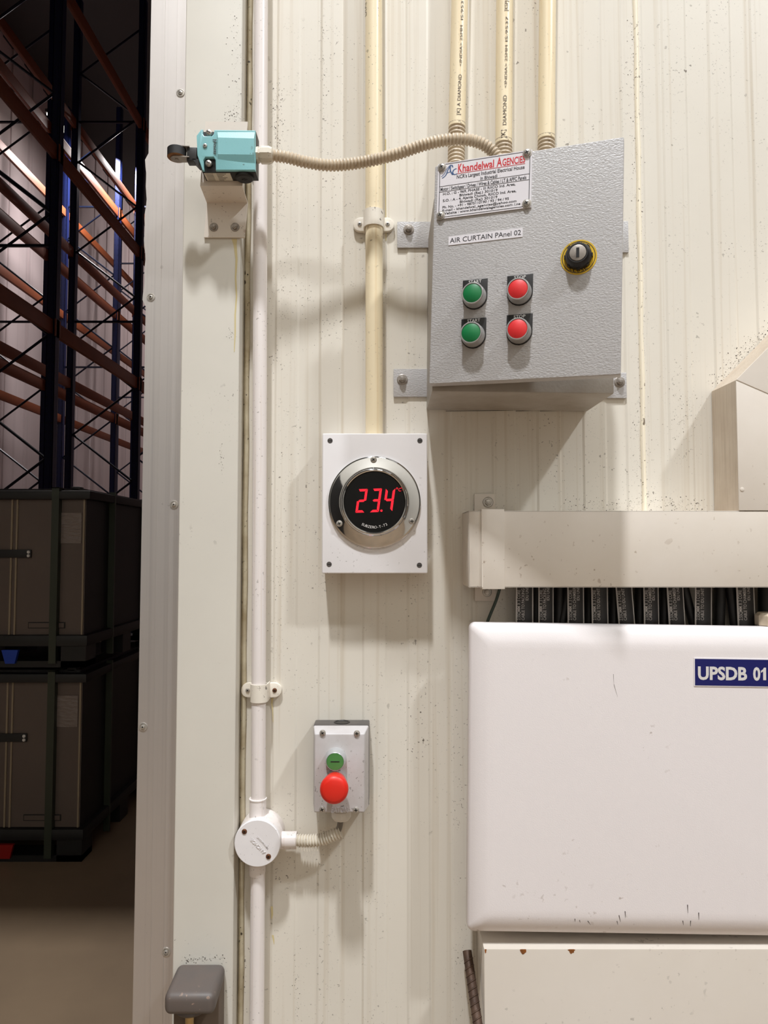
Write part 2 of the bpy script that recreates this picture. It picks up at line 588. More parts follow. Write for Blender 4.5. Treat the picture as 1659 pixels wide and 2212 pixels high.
tag(MB().box(-6, 6, -5.7, -5.5, 0, 8).build('added_wall_rear', 'added_hall_wall'), 'added pale hall wall facing the control panels, put there for chrome reflections', 'wall', kind='structure')  # unseen wall added to brighten the chrome and bounce soft light
for i_, (x0_, x1_, z1_) in enumerate(((-4.2, -0.75, 3.6), (0.35, 0.95, 1.2))):  # added dark panels that vary what the chrome mirrors
    tag(MB().box(x0_, x1_, -5.52, -5.46, 0, z1_).build('added_door_%d' % (i_ + 1), 'dark_wall'), ('added wide dark dock door panel varying the chrome reflections', 'added low dark hatch panel varying the chrome reflections')[i_], 'door', kind='structure')

# ---- aluminium edge trim beside the doorway, with its rivets
ya = -0.030
pa = P(325, 300, ya).x
pb = P(400, 300, ya).x
tr = MB()
pl_t, pl_b = P(327, 0, ya), P(286, 2212, ya)
edge = []
zs = [0.55 + i * 0.01 for i in range(200)] + [2.75]
zs = [0.0] + zs
for z in zs:
    w = 0.0
    zz = z - 1.5
    if 0.36 < zz < 0.575:
        w = -0.0035 + 0.0012 * math.sin(z * 60) + 0.0008 * math.sin(z * 151)
    edge.append((pl_t.x + (pl_b.x - pl_t.x) * (z - pl_t.z) / (pl_b.z - pl_t.z) + w * 0.9, z))
outer = edge + [(pb + 0.001, 2.75), (pb + 0.001, 0.0)]
tr.prism(outer, ya, 0.0)
tr.box(pa - 0.0, pa + 0.004, 0.0, 0.125, 0, 2.75)
for k in (0.018, 0.036):
    tr.box(pa + k, pa + k + 0.0012, ya - 0.0007, ya, 0, 2.75)
trim = tag(tr.build('trim_1', 'alu', angle=30), 'brushed aluminium door-edge trim along the dark doorway', 'door trim', kind='structure')
for px, py in ((390, 201), (326, 642), (376, 1090), (309, 1570), (359, 2056)):
    c = P(px, py, ya)
    m = MB()
    m.lathe([(.0062, 0), (.006, .0009), (.0045, .0011), (.0042, .0003), (.003, .0006), (.0026, .0022), (.0012, .0026), (.001, .0006)], c, (0, -1, 0), 24)
    m.mi = 1
    m.lathe([(.0010, .0008), (.0010, .0009)], c, (0, -1, 0), 10)
    m.build('rivet', ['zinc', 'slot'], trim)

# ---- cream frame strip
yf = -0.038
fa, fb = pb + 0.0006, P(516, 800, yf).x
mb = MB().box(fa, fb, yf, 0.0, 0.0, 3.6, bev=0.003, seg=3)
tag(mb.build('trim_2', 'cream'), 'cream flat steel frame strip between aluminium trim and white conduit', 'door frame', kind='structure')
# grimy sealant along its foot
path = [Vector((fb + 0.004, -0.002, 0.0))] + [Vector((fb + 0.004 + 0.0006 * math.sin(i * 1.7), -0.002, 0.3 + i * 0.05)) for i in range(58)]
tag(MB().tube(path, 0.0042, 10).build('trim_3', 'seal_dirty'), 'grimy sealant line between cream frame strip and ribbed wall', 'sealant', kind='structure')
# pale sealant bead in the panel joint
a, b = P(1372, 0), P(1391, 1100)
d = (b - a) / (b.z - a.z)
path = [a + d * (z - a.z) + Vector((0.0005 * math.sin(z * 37), -0.001, 0)) for z in [0.02 + i * 0.04 for i in range(88)]]
tag(MB().tube(path, lambda s: 0.0036 + 0.0005 * math.sin(s * 55), 10).build('trim_4', 'seal'), 'pale vertical sealant bead in the wall panel joint right of the grey cabinet', 'sealant', kind='structure')

# ================================================================== CONDUITS
def conduit(label, top, bottom, y, r, matn, sleeve_px=None, sleeve_y=None, prints=None):
    a, b = P(*top, y), P(*bottom, y)
    d = (a - b) / (a.z - b.z)
    a = a + d * (3.0 - a.z)
    t = thing('conduit_pipe', label, 'conduit', b)
    m = MB().cyl(b, a, r, 28)
    pipe = m.build('pipe', matn, t)
    if sleeve_px:
        e = P(*sleeve_px, sleeve_y)
        mid = b.lerp(e, .45) + Vector((0, .004, 0))
        pth = spline([b + (a - b).normalized() * .006, b - (a - b).normalized() * .004, mid, e], 10)
        corrugated(MB(), pth, r * 1.02, 0.0062, 0.0022).build('flexible_sleeve', 'hose', t)
    for s, px, py0, py1, cap in prints or ():
        # letters follow the round of the pipe, reading upwards
        p0, p1 = P(px[0], py0, y - r * .8), P(px[1], py1, y - r * .8)
        q = MB().text(s, (0, 0, 0), (0, 0, 1), (-1, 0, 0), cap, (p1 - p0).length, bold=0.0, thick=0.0)
        for v in q.bm.verts:
            k = v.co.z / (p1 - p0).length
            base = p0.lerp(p1, k)
            ax = b + d * (base.z - b.z)
            x = base.x + v.co.x
            ang = math.asin(max(-.98, min(.98, (x - ax.x) / r)))
            v.co = Vector((ax.x + math.sin(ang) * (r + .0005), ax.y - math.cos(ang) * (r + .0005), base.z))
        q.build('print', 'ink_grey', t)
    return t


conduit('white round conduit running down beside the cream frame strip to the round junction box', (564, 0), (558, 1740), -0.024, 0.0103, 'pipe_white')
conduit('white round conduit running down from the bottom of the round junction box', (557, 1895), (557, 1896), -0.024, 0.0103, 'pipe_white') if False else None
conduit('cream conduit dropping to the top of the digital thermometer box', (807.5, 0), (808.5, 946), -0.022, 0.0128, 'pipe_cream',
        prints=[('DIAM', (792, 792), 29, -8, 0.005)])
conduit('leftmost of three cream conduits entering the grey cabinet top', (993, 0), (987, 276), -0.022, 0.0125, 'pipe_cream', (984, 480), -0.05,
        prints=[('[K] A DIAMOND', (993, 997), 250, 163, 0.0048), ('<INDIA> 25MM', (997, 999), 145, 57, 0.0036), ('IS:9537', (1000, 1001), 45, -5, 0.0036)])
conduit('middle of three cream conduits entering the grey cabinet top', (1090, 0), (1088, 312), -0.022, 0.0125, 'pipe_cream', (1098, 480), -0.05,
        prints=[('[K]', (1091, 1091), 299, 282, 0.0062), ('DIAMOND', (1093, 1094), 272, 208, 0.0052), ('<INDIA> 25MM', (1094, 1096), 192, 100, 0.0036), ('IS:9537', (1096, 1097), 92, 38, 0.0036), ('[KSP]', (1096, 1097), 26, 4, 0.0048)])
conduit('rightmost of three cream conduits entering the grey cabinet top', (1183, 0), (1180, 303), -0.022, 0.0125, 'pipe_cream', (1178, 480), -0.05)

# lower run of the white conduit, below the junction box
a, b = P(557, 1885, -0.024), P(556, 2212, -0.024)
t = thing('conduit_pipe', 'white round conduit running down from the bottom of the round junction box', 'conduit', (b.x, b.y, 0))
MB().cyl((b.x, b.y, 0.0), a, 0.0103, 28).build('pipe', 'pipe_white', t)


def saddle(label, px, py, y, r, w_px, band_px, scr=('zinc', 'zinc')):
    c = P(px, py, 0)
    pipe = P(px, py, y)
    s = abs(y) + r
    t = thing('saddle_clip', label, 'pipe clip', (pipe.x, 0, pipe.z))
    k = 1.03 / F
    hw, hb, hh = w_px * k / 2, band_px * k / 2, 0.0105
    # plate with round ends
    poly = []
    for sgn in (1, -1):
        for i in range(9):
            a_ = -math.pi / 2 + math.pi * i / 8
            poly.append((pipe.x + sgn * (hw - hh + hh * math.cos(a_)), pipe.z + sgn * hh * math.sin(a_)))
    MB().prism(poly, -0.008, -0.0014, bev=0.0012).build('base_plate', 'pipe_clip', t)
    # band over the pipe
    pts, fs = [], []
    N = 20
    yc = y
    for ri in (r + .0004, r + .0022):
        for i in range(N + 1):
            a_ = math.pi * i / N
            for z_ in (-.0125, .0125):
                pts.append((pipe.x - math.cos(a_) * ri, yc - math.sin(a_) * ri, pipe.z + z_))
        for e in ((-1, .0), (1, .0)):
            pass
    n2 = 2 * (N + 1)
    for i in range(N):
        p = 2 * i
        fs += [[p, p + 1, p + 3, p + 2], [n2 + p, n2 + p + 2, n2 + p + 3, n2 + p + 1], [p, p + 2, n2 + p + 2, n2 + p], [p + 1, n2 + p + 1, n2 + p + 3, p + 3]]
    mbd = MB().raw(pts, fs)
    for sg in (-1, 1):
        x_ = pipe.x + sg * (r + .0013)
        mbd.box(x_ - .0009, x_ + .0009, yc, -0.004, pipe.z - .0125, pipe.z + .0125)
    mbd.text('Precision', (pipe.x + .001, yc - r - .0022, pipe.z - .010), (0, 0, 1), (-1, 0, 0), .0022, .018, thick=.0003) if False else None
    mbd.build('band', 'pipe_clip', t)
    for sg, mm in zip((-1, 1), scr):
        screw(t, (pipe.x + sg * (hw - hh * .95), -0.008, pipe.z), 0.0033, (mm, 'slot'), rot=random.random())
    return t


saddle('cream saddle clip with two screws holding the conduit above the digital thermometer', 807, 475, -0.022, 0.0128, 92, 42)
saddle('white saddle clip with a rusty screw holding the white conduit above the junction box', 560, 1496, -0.024, 0.0103, 88, 40, ('zinc', 'rusty'))

# ================================================================== LIMIT SWITCH ON ITS BRACKET
ys, yb = -0.110, -0.081           # front and back of the switch
bx0, bx1 = P(441, 480, yf - .003).x, P(529, 480, yf - .003).x
t = thing('switch_bracket', 'bent off-white steel bracket bolted to the cream frame strip behind the turquoise switch', 'bracket', (bx0, yf, P(450, 513, yf - .003).z))
zl0, zl1 = P(485, 513, yf - .003).z, P(485, 437, yf - .003).z
zu0, zu1 = P(485, 402, yb + .003).z, P(490, 265, yb + .003).z
th = 0.003
pr = [(yf - .0005, zl0), (yf - .0005, zl1), (yb + .0035, zu0), (yb + .0035, zu1), (yb + .0005, zu1), (yb + .0005, zu0 - .001), (yf - .0035, zl1 - .001), (yf - .0035, zl0)]
m = MB().sweep_x(pr, bx0, bx1)
# lean the upper part a little to the right as the photo shows
for v in m.bm.verts:
    v.co.x += (v.co.z - zl0) * 0.07
m.build('plate', 'bracket', t, angle=20)
for px in (462, 508):
    hex_bolt(t, P(px, 491, yf - .0035), .0042, 'bolt')

c0 = P(490, 325, ys)
t = thing('limit_switch', 'turquoise roller limit switch with black underside mounted on the bent bracket', 'limit switch', P(490, 390, yb))


def sx(px, py):
    p = P(px, py, ys)
    return (p.x, p.z)


# black rear housing
hz0, hz1 = P(490, 367, ys).z, P(490, 279, ys).z
hx0, hx1 = P(432, 330, ys).x, P(551, 330, ys).x
m = MB().prism([(hx0 + .002, hz0), (hx1, hz0), (hx1, hz1), (hx0 + .003, hz1), (hx0 - .004, hz1 - .016), (hx0 - .003, hz0 + .014)], ys + .006, yb, bev=.0006)
m.build('housing', 'black', t)
# turquoise cover: outline with two notches, facets top and bottom
outl = [(433, 277), (437, 277), (437, 287), (441, 293), (457, 293), (461, 288), (462, 278), (551, 279), (551, 366),
        (465, 366), (465, 344), (461, 339), (443, 339), (439, 345), (440, 366), (436, 366), (426, 335), (424, 292)]
poly = [sx(*p) for p in outl]
m = MB().prism(poly[::-1], ys, ys + .0075, bev=.0012)
# upper and lower sloping facets
for v in m.bm.verts:
    if v.co.y < ys + .003:
        zt, zb = P(490, 300, ys).z, P(490, 334, ys).z
        if v.co.z > zt:
            v.co.y += (v.co.z - zt) * .18
        if v.co.z < zb:
            v.co.y += (zb - v.co.z) * .12
m.build('cover', 'teal', t, angle=20)
# raised middle face of the cover, sloping off above and below
lo = [sx(469, 352), sx(550, 352), sx(550, 284), sx(469, 284)]
hi = [sx(471, 334), sx(549, 335), sx(549, 300), sx(471, 298)]
m = MB().raw([(x, ys + .0004 + (.0022 if k_ < 2 else .0012), z) for k_, (x, z) in enumerate(lo)] + [(x, ys - .0011, z) for x, z in hi],
             [[4, 5, 6, 7]] + [[k_, (k_ + 1) % 4, 4 + (k_ + 1) % 4, 4 + k_] for k_ in range(4)])
m.build('cover_panel', 'teal', t, angle=12)
for px, py in ((452, 288), (451, 354)):
    screw(t, P(px, py, ys + .004), .0045, ('zinc', 'slot'), rot=-.5, kind='slot', h=.004)
screw(t, P(443, 315, ys), .003, ('zinc', 'slot'))
p0 = P(466.5, 333, ys - .0003)
m = MB().text('SIEMENS', p0, (0, 0, 1), (-1, 0, 0), .0034, .0195, bold=.0, thick=.0004)
m.box(p0.x - .0048, p0.x + .0008, ys - .0006, ys, p0.z + .0198, p0.z + .0206)
m.build('lettering', 'station_dark', t)
# underside plug and rating label
pz = hz0
m = MB().lathe([(.0125, 0), (.0125, .003), (.0105, .0045), (0, .0045)], (P(523, 367, ys).x, (ys + yb) / 2 + .003, pz), (0, 0, -1), 28)
m.box(P(523, 367, ys).x - .004, P(523, 367, ys).x + .004, (ys + yb) / 2 + .0022, (ys + yb) / 2 + .0038, pz - .0050, pz - .0044)
m.box(P(523, 367, ys).x - .0008, P(523, 367, ys).x + .0008, (ys + yb) / 2 - .001, (ys + yb) / 2 + .007, pz - .0050, pz - .0044)
m.build('blanking_plug', 'rubber', t)
lx0, lx1 = P(437, 367, ys).x, P(494, 367, ys).x
lab = MB().box(lx0, lx1, ys + .008, yb - .001, pz - .0004, pz + .0004).build('rating_label', 'label_paper', t)
m = MB()
for i in range(6):
    yy = ys + .0095 + i * .0032
    m.box(lx0 + .002, lx0 + .012, yy, yy + .0007, pz - .0006, pz - .0003)
    m.box(lx0 + .017, lx0 + .030 - (i % 3) * .003, yy, yy + .0009, pz - .0006, pz - .0003)
m.build('rating_print', 'ink_grey', lab)
# actuator head and roller lever
m = MB()
h0, h1 = P(404, 311, ys + .008), P(426, 348, ys + .008)
m.box(h0.x, h1.x, ys + .006, ys + .020, P(410, 342, ys).z, P(410, 312, ys).z, bev=.0015)
m.prism([sx(412, 338), sx(428, 338), sx(432, 352), sx(424, 351)], ys + .006, ys + .020)
m.build('actuator_head', 'black', t)
rc = P(382, 332, ys + .010)
m = MB()
for zz in (-.0074, .0074):
    m.prism([(rc.x - .004, rc.z + zz * .0), (rc.x, 0), (0, 0)], 0, 0) if False else None
    a_ = [(rc.x + .0085 * math.cos(q_), rc.y + .0085 * math.sin(q_)) for q_ in [R(270 - i * 22.5) for i in range(9)]][::-1]
    ring = a_ + [(h0.x + .004, ys + .004), (h0.x + .004, ys + .018)]
    n_ = len(ring)
    zo = rc.z + zz
    m.raw([(x, y, zo - .0006) for x, y in ring] + [(x, y, zo + .0006) for x, y in ring],
          [list(range(n_)), [n_ + i for i in range(n_)]] + [[i, (i + 1) % n_, n_ + (i + 1) % n_, n_ + i] for i in range(n_)])
m.cyl((rc.x, rc.y, rc.z - .0092), (rc.x, rc.y, rc.z + .0092), .0024, 12)
m.build('lever_arm', 'bolt', t)
m = MB().lathe([(.0035, -.0066), (.0118, -.0066), (.0128, -.0056), (.0128, .0056), (.0118, .0066), (.0035, .0066)], rc, (0, 0, 1), 32)
for f in m.bm.faces:
    if f.normal.length == 0:
        f.normal_update()
m.bm.normal_update()
for f in m.bm.faces:
    if f.calc_center_median().z < rc.z - .0060:
        f.material_index = 1
m.build('roller', ['rubber', 'rustwheel'], t)
# cable gland
gy = ys + .014
g0 = P(552, 335, gy)
ax = (1, -.02, -.02)
m = MB()
m.lathe([(.0112, 0), (.0112, .006)], g0 + Vector((-.001, 0, 0)), ax, 8, a0=.2)
m.lathe([(.0095, .006), (.0095, .0085), (.0116, .0088), (.0116, .020), (.0098, .0245), (.0075, .026)], g0 + Vector((-.001, 0, 0)), ax, 10, a0=.2)
m.build('cable_gland', 'hose_white', t, angle=25)

# ---- corrugated hose from the switch to the grey cabinet
pth = [P(590, 336, gy), P(620, 340, gy + .002), P(660, 350, gy + .008), P(710, 357, gy + .015), P(760, 354, gy + .018), P(810, 345, gy + .015), P(860, 332, gy + .006),
       P(910, 315, gy), P(955, 304, gy - .003), P(1000, 301, gy - .004), P(1035, 308, gy - .002), P(1063, 326, gy), P(1080, 352, gy), P(1087, 400, gy), P(1089, 433, gy)]
m = corrugated(MB(), spline(pth, 10), .0083, .0050, .0021, 20)
tag(m.build('corrugated_hose', 'hose'), 'beige corrugated hose sagging from the turquoise switch to the grey cabinet', 'hose')

# ================================================================== GREY CONTROL CABINET
xb0, xb1 = (922 - 829.5) * 1.05 / F, (1270 - 829.5) * 1.05 / F
zb0 = P(1100, 885, 0).z
ybf = -0.126
cab = thing('control_cabinet', 'grey textured wall cabinet with its door ajar and push buttons on it', 'control cabinet', (xb0, 0, zb0))
roll = Matrix.Translation((xb0, 0, zb0)) @ Matrix.Rotation(R(0.7), 4, 'Y') @ Matrix.Translation((-xb0, 0, -zb0))
m = MB()
m.X = roll
t_ = 0.002
zbt = zb0 + .258
# open-front sheet-metal shell with a folded lip
m.box(xb0, xb1, -.004, -.002, zb0, zbt)
m.box(xb0, xb0 + t_, ybf + .001, -.004, zb0 + t_, zbt - t_)
m.box(xb1 - t_, xb1, ybf + .001, -.004, zb0 + t_, zbt - t_)
m.box(xb0, xb1, ybf + .001, -.004, zb0, zb0 + t_)
m.box(xb0, xb1, ybf + .001, -.004, zbt - t_, zbt)
m.box(xb0, xb1, ybf - .001, ybf + .001, zb0, zb0 + .024, bev=.0008)
m.box(xb0, xb1, ybf - .001, ybf + .001, zbt - .02, zbt)
m.box(xb0, xb0 + .02, ybf - .001, ybf + .001, zb0 + .024, zbt - .02)
m.box(xb1 - .02, xb1, ybf - .001, ybf + .001, zb0 + .024, zbt - .02)
m.build('shell', 'hammer_plain', cab)
for (x0, x1, y0, y1, bolt) in ((858, 930, 479, 535, (883, 496)), (850, 926, 797, 857, (869, 820)), (1285, 1357, 478, 545, None), (1285, 1353, 805, 860, (1338, 825))):
    a, b = P(x0, y1, -.004), P(x1, y0, -.004)
    br = MB().box(a.x, b.x, -.0045, -.0015, a.z, b.z, bev=.0005).build('mounting_bracket', 'hammer', cab)
    if bolt:
        hex_bolt(br, P(*bolt, -.0045), .0053, 'bolt')

# door
dl = 0.908
hinge = Vector((P(926.5, 830, dl - 1.05).x, dl - 1.05, P(926.5, 830, dl - 1.05).z))
DM = Matrix.Translation(hinge) @ Matrix.Rotation(R(1.75), 4, 'Y') @ Matrix.Rotation(R(-19.5), 4, 'Z')
br_ = local(DM, 1338, 808)
tr_ = local(DM, 1351, 294)
tl_ = local(DM, 945, 358)
DW = (br_.x + tr_.x) / 2
DH = (tr_.z + tl_.z) / 2
m = MB()
m.X = DM
m.box(0, DW, 0, .016, 0, DH, bev=.0022, seg=3)
door = m.build('door', 'hammer', cab)


def dpt(px, py, off=0.0):
    return local(DM, px, py, off)


def on_door():
    q = MB()
    q.X = DM
    return q


# name plate: everything in plate units
pl0, pl1 = dpt(947, 357), dpt(1146, 447)
px0, pz1 = pl0.x, DH + .0008
px1 = dpt(1149, 385).x
pz0 = (dpt(945, 476).z + dpt(1147, 448).z) / 2
PW, PH = px1 - px0, pz1 - pz0
plate = on_door().box(px0, px1, -.0016, -.0002, pz0, pz1).build('name_plate', 'label_white', cab)


def pp(u, v):
    return Vector((px0 + u * PW, -.0016, pz1 - v * PH))


def ptext(q, s, u0, u1, v0, v1, bold=0.0):
    q.text(s, pp(u0, v1), (1, 0, 0), (0, 0, 1), (v1 - v0) * PH, (u1 - u0) * PW, bold, .00015)


q = on_door()
ptext(q, 'NCR\'s Largest Industrial Electrical House', .21, .925, .25, .315, .012)
ptext(q, 'in Bhiwadi', .465, .645, .34, .40, .012)
ptext(q, 'Motor / Switchgear / Drives / Wires & Cables / LT & APFC Panels', .035, .945, .437, .50, .016)
ptext(q, 'H.O. : G - 969, PHASE - III RIICO Ind. Area,', .065, .835, .535, .58, .014)
ptext(q, 'Bhiwadi (Raj.) 301019', .245, .65, .597, .64, .014)
ptext(q, 'S.O. : A - 4, Ajanta Chowk, RIICO Ind. Area,', .065, .845, .655, .70, .014)
ptext(q, 'Bhiwadi (Raj) 301019', .25, .65, .717, .76, .014)
ptext(q, 'Ph. No. - +91 - 9875110190 / 93 / 94 / 95', .062, .77, .775, .818, .014)
ptext(q, 'E-mail - khandelwal_agencies@yahoo.com', .062, .85, .835, .875, .014)
ptext(q, 'Website : www.khandelwalagencies.com /.ne', .062, .89, .89, .932, .014)


def pbar(q, u0, u1, v0, v1):
    a, b = pp(u0, v1), pp(u1, v0)
    q.box(a.x, b.x, -.00178, -.0015, a.z, b.z)


for u0, u1, v0, v1 in ((.02, .98, .018, .026), (.02, .98, .968, .976), (.02, .026, .018, .976), (.974, .98, .018, .976), (.02, .98, .412, .419), (.02, .98, .513, .520)):
    pbar(q, u0, u1, v0, v1)
q.build('plate_lettering', 'ink', plate)
q = on_door()
q.text('K', pp(.222, .205), (1, 0, 0), (0, 0, 1), .150 * PH, .045 * PW, .02, .00015)
q.text('handelwal', pp(.272, .205), (1, 0, 0), (0, 0, 1), .132 * PH, .335 * PW, .02, .00015)
q.text('A', pp(.635, .205), (1, 0, 0), (0, 0, 1), .150 * PH, .055 * PW, .02, .00015)
q.text('GENCIES', pp(.695, .205), (1, 0, 0), (0, 0, 1), .120 * PH, .235 * PW, .02, .00015)
pbar(q, .215, .93, .222, .230)
q.build('plate_title', 'red_ink', plate)
q = on_door()


def stroke(q, pts, w):
    pts = [Vector((x, 0, y)) for x, y in pts]
    pth_ = spline([Vector((p.x, -p.z, 0)) for p in pts], 6)
    L, Rr = [], []
    for i, p in enumerate(pth_):
        d_ = (pth_[min(i + 1, len(pth_) - 1)] - pth_[max(i - 1, 0)]).normalized()
        nn = Vector((-d_.y, d_.x, 0)) * w / 2
        L.append(p + nn)
        Rr.append(p - nn)
    allp = [(px0 + p.x * PW, -.00175, pz1 + p.y * PH * 1.0) for p in L + Rr]
    k_ = len(L)
    q.raw(allp, [[i, i + 1, k_ + i + 1, k_ + i] for i in range(k_ - 1)])


stroke(q, [(.05, .27), (.09, .22), (.115, .12), (.15, .055), (.165, .10)], .012)
stroke(q, [(.04, .24), (.075, .19), (.10, .11), (.14, .045)], .008)
stroke(q, [(.135, .08), (.14, .16), (.165, .235)], .014)
stroke(q, [(.205, .13), (.175, .15), (.165, .20), (.185, .235), (.215, .225)], .014)
stroke(q, [(.10, .19), (.14, .17)], .012)
q.build('plate_emblem', 'blue_ink', plate)
for px, py in ((955, 362), (1139, 331), (952, 466), (1138, 440)):
    p_ = dpt(px, py, -.0016)
    ax_ = DM.to_3x3() @ Vector((0, -1, 0))
    w_ = MB().lathe([(.0058, 0), (.0058, .0007), (.0042, .0009)], DM @ p_, ax_, 24)
    s_ = screw(plate, DM @ (p_ + Vector((0, -.0007, 0))), .0043, ('zinc', 'slot'), axis=tuple(ax_), h=.0026)
    w_.build('washer', 'zinc', plate)

# paper strip
a, b = dpt(969, 521), dpt(1129, 502)
zc = (a.z + b.z) / 2
lab = on_door().box(a.x, b.x, -.0006, -.0001, zc - .0058, zc + .0058).build('paper_label', 'label_white', cab)
on_door().text('AIR CURTAIN PAnel 02', (a.x + .002, -.0006, zc - .0030), (1, 0, 0), (0, 0, 1), .0064, b.x - a.x - .004, 0.0, .00015).build('label_lettering', 'ink', lab)

# key switch
kc = dpt(1250, 556)
DN = DM.to_3x3() @ Vector((0, -1, 0))
ring = MB().lathe([(.0215, 0), (.0215, .0006)], DM @ kc, DN, 48).build('key_ring_plate', 'yellow', cab)
q = MB()
q.lathe([(.0198, .0007), (.0190, .0007)], DM @ kc, DN, 48, cap=False)
q.X = DM
for s_, rot_ in (('OPEN', 0), ('CLOSE', math.pi)):
    nL = len(s_)
    for i, ch in enumerate(s_):
        a_ = (i - (nL - 1) / 2) * .27
        if rot_ == 0:
            ang = math.pi / 2 - a_
            u_ = Vector((math.sin(ang), 0, -math.cos(ang)))
            v_ = Vector((math.cos(ang), 0, math.sin(ang)))
            o_ = Vector((kc.x, -.0006, kc.z)) + v_ * .0140 - u_ * .0018
        else:
            ang = -math.pi / 2 + a_
            v_ = -Vector((math.cos(ang), 0, math.sin(ang)))
            u_ = Vector((-math.sin(ang), 0, math.cos(ang)))
            o_ = Vector((kc.x, -.0006, kc.z)) - v_ * .0185 - u_ * .0018
        q.text(ch, o_, u_, v_, .0046, .0036, .01, .0001)
q.build('key_ring_lettering', 'ink', ring)
q = MB()
q.lathe([(.0158, .0006), (.0158, .006), (.0145, .0095), (.0128, .0135), (.0118, .0145), (.0105, .0145), (.0100, .0135)], DM @ kc, DN, 40)
q.X = DM
for i in range(8):
    a_ = i * math.pi / 4
    q.box(-.002, .002, -.006, -.0006, .0145, .0168, M4=Matrix.Translation((kc.x, 0, kc.z)) @ Matrix.Rotation(a_, 4, 'Y'))
knob = q.build('key_switch', 'black', cab)
MB().lathe([(.0098, .0130), (.0098, .0147), (.0090, .0150), (0, .0150)], DM @ kc, DN, 32).build('lock_core', 'bolt', knob)
q = on_door()
q.box(kc.x - .0018, kc.x + .0018, -.0154, -.0149, kc.z - .006, kc.z + .006)
q.build('key_slot', 'slot', knob)


def push_button(px, py, word, colr, up):
    c = dpt(px, py)
    cw = DM @ c
    q_ = on_door()
    hw = .0160
    # legend plate: square top, round bottom right
    poly_ = [(c.x - hw, c.z + .0225), (c.x + hw, c.z + .0225)]
    for i in range(11):
        a_ = -math.pi * i / 10
        poly_.append((c.x + hw * math.cos(a_), c.z + .0 + hw * 1.02 * math.sin(a_)))
    q_.prism(poly_, -.0016, 0.0, bev=.0004)
    bz = MB().lathe([(.0150, .0016), (.0150, .0045), (.0140, .0060), (.0140, .0150), (.0132, .0160), (.0122, .0160), (.0120, .0148)], cw, DN, 40).build('push_button', 'bezel', cab)
    q_.build('legend_plate', 'black', bz)
    on_door().text(word, (c.x, -.0016, c.z + .0178), (1, 0, 0), (0, 0, 1), .0038, .0165 if word == 'START' else .0145, .008, .00012, center=True).build('legend_lettering', 'white_ink', bz)
    MB().lathe([(.0119, .0120), (.0119, .0152), (.0112, .0157), (0, .0159)], cw, DN, 36).build('button_cap', colr, bz)


push_button(1026, 642, 'START', 'green', 0)
push_button(1023, 726, 'START', 'green', 0)
push_button(1123, 633, 'STOP', 'red', 0)
push_button(1122, 718, 'STOP', 'red', 0)

# ================================================================== DIGITAL THERMOMETER
yt = -0.047
a, b = P(695, 1239, yt), P(923, 936, yt)
t = thing('digital_thermometer', 'white square digital thermometer box with chrome ring reading 23.4 in red', 'thermometer', (a.x, 0, a.z))
m = MB().box(a.x, b.x, yt, -.0014, a.z, b.z, bev=.0025, seg=3)
m.build('housing', 'white_abs', t)
for px, py in ((713, 952), (907, 952), (711, 1219), (906, 1221)):
    c = P(px, py, yt)
    q = MB().lathe([(.0037, .0002), (.0033, .0002), (0, .0001)], c, (0, -1, 0), 20)
    q.mi = 1
    q.box(c.x - .0026, c.x + .0026, yt - .0004, yt - .0002, c.z - .0004, c.z + .0004)
    q.build('cover_screw', ['station_dark', 'slot'], t)
rc = P(809, 1085, yt)
DK = 1.05 + yt
k = DK / F
m = MB().lathe([(.0652, 0), (.0652, .0032), (.0640, .0044), (.0625, .0048), (.0500, .0062), (.0482, .0070), (.0474, .0090), (.0462, .0108), (.0447, .0115), (.0432, .0108), (.0424, .0090), (.0424, .0040)], rc, (0, -1, 0), 96)
ring = m.build('chrome_ring', 'chrome', t, angle=40)
for px, py in ((807, 993), (733, 1131), (890, 1126)):
    c = P(px, py, yt - .0055)
    screw(ring, c, .0045, ('zinc', 'slot'), name='ring_screw', h=.0022, rot=random.random())
disp = MB().lathe([(.0425, .002), (.0425, .0062), (0, .0064)], rc, (0, -1, 0), 64).build('display_glass', 'glass', t)
yd = yt - .0066
zoom = 5.925


def dp(cx, cy):
    return P(670 + cx / zoom, 920 + cy / zoom, yd)


q = MB()


def seg_poly(pts):
    w_ = [dp(*p_) for p_ in pts]
    n_ = len(w_)
    q.raw([(p_.x, yd - .0002, p_.z) for p_ in w_], [list(range(n_))])


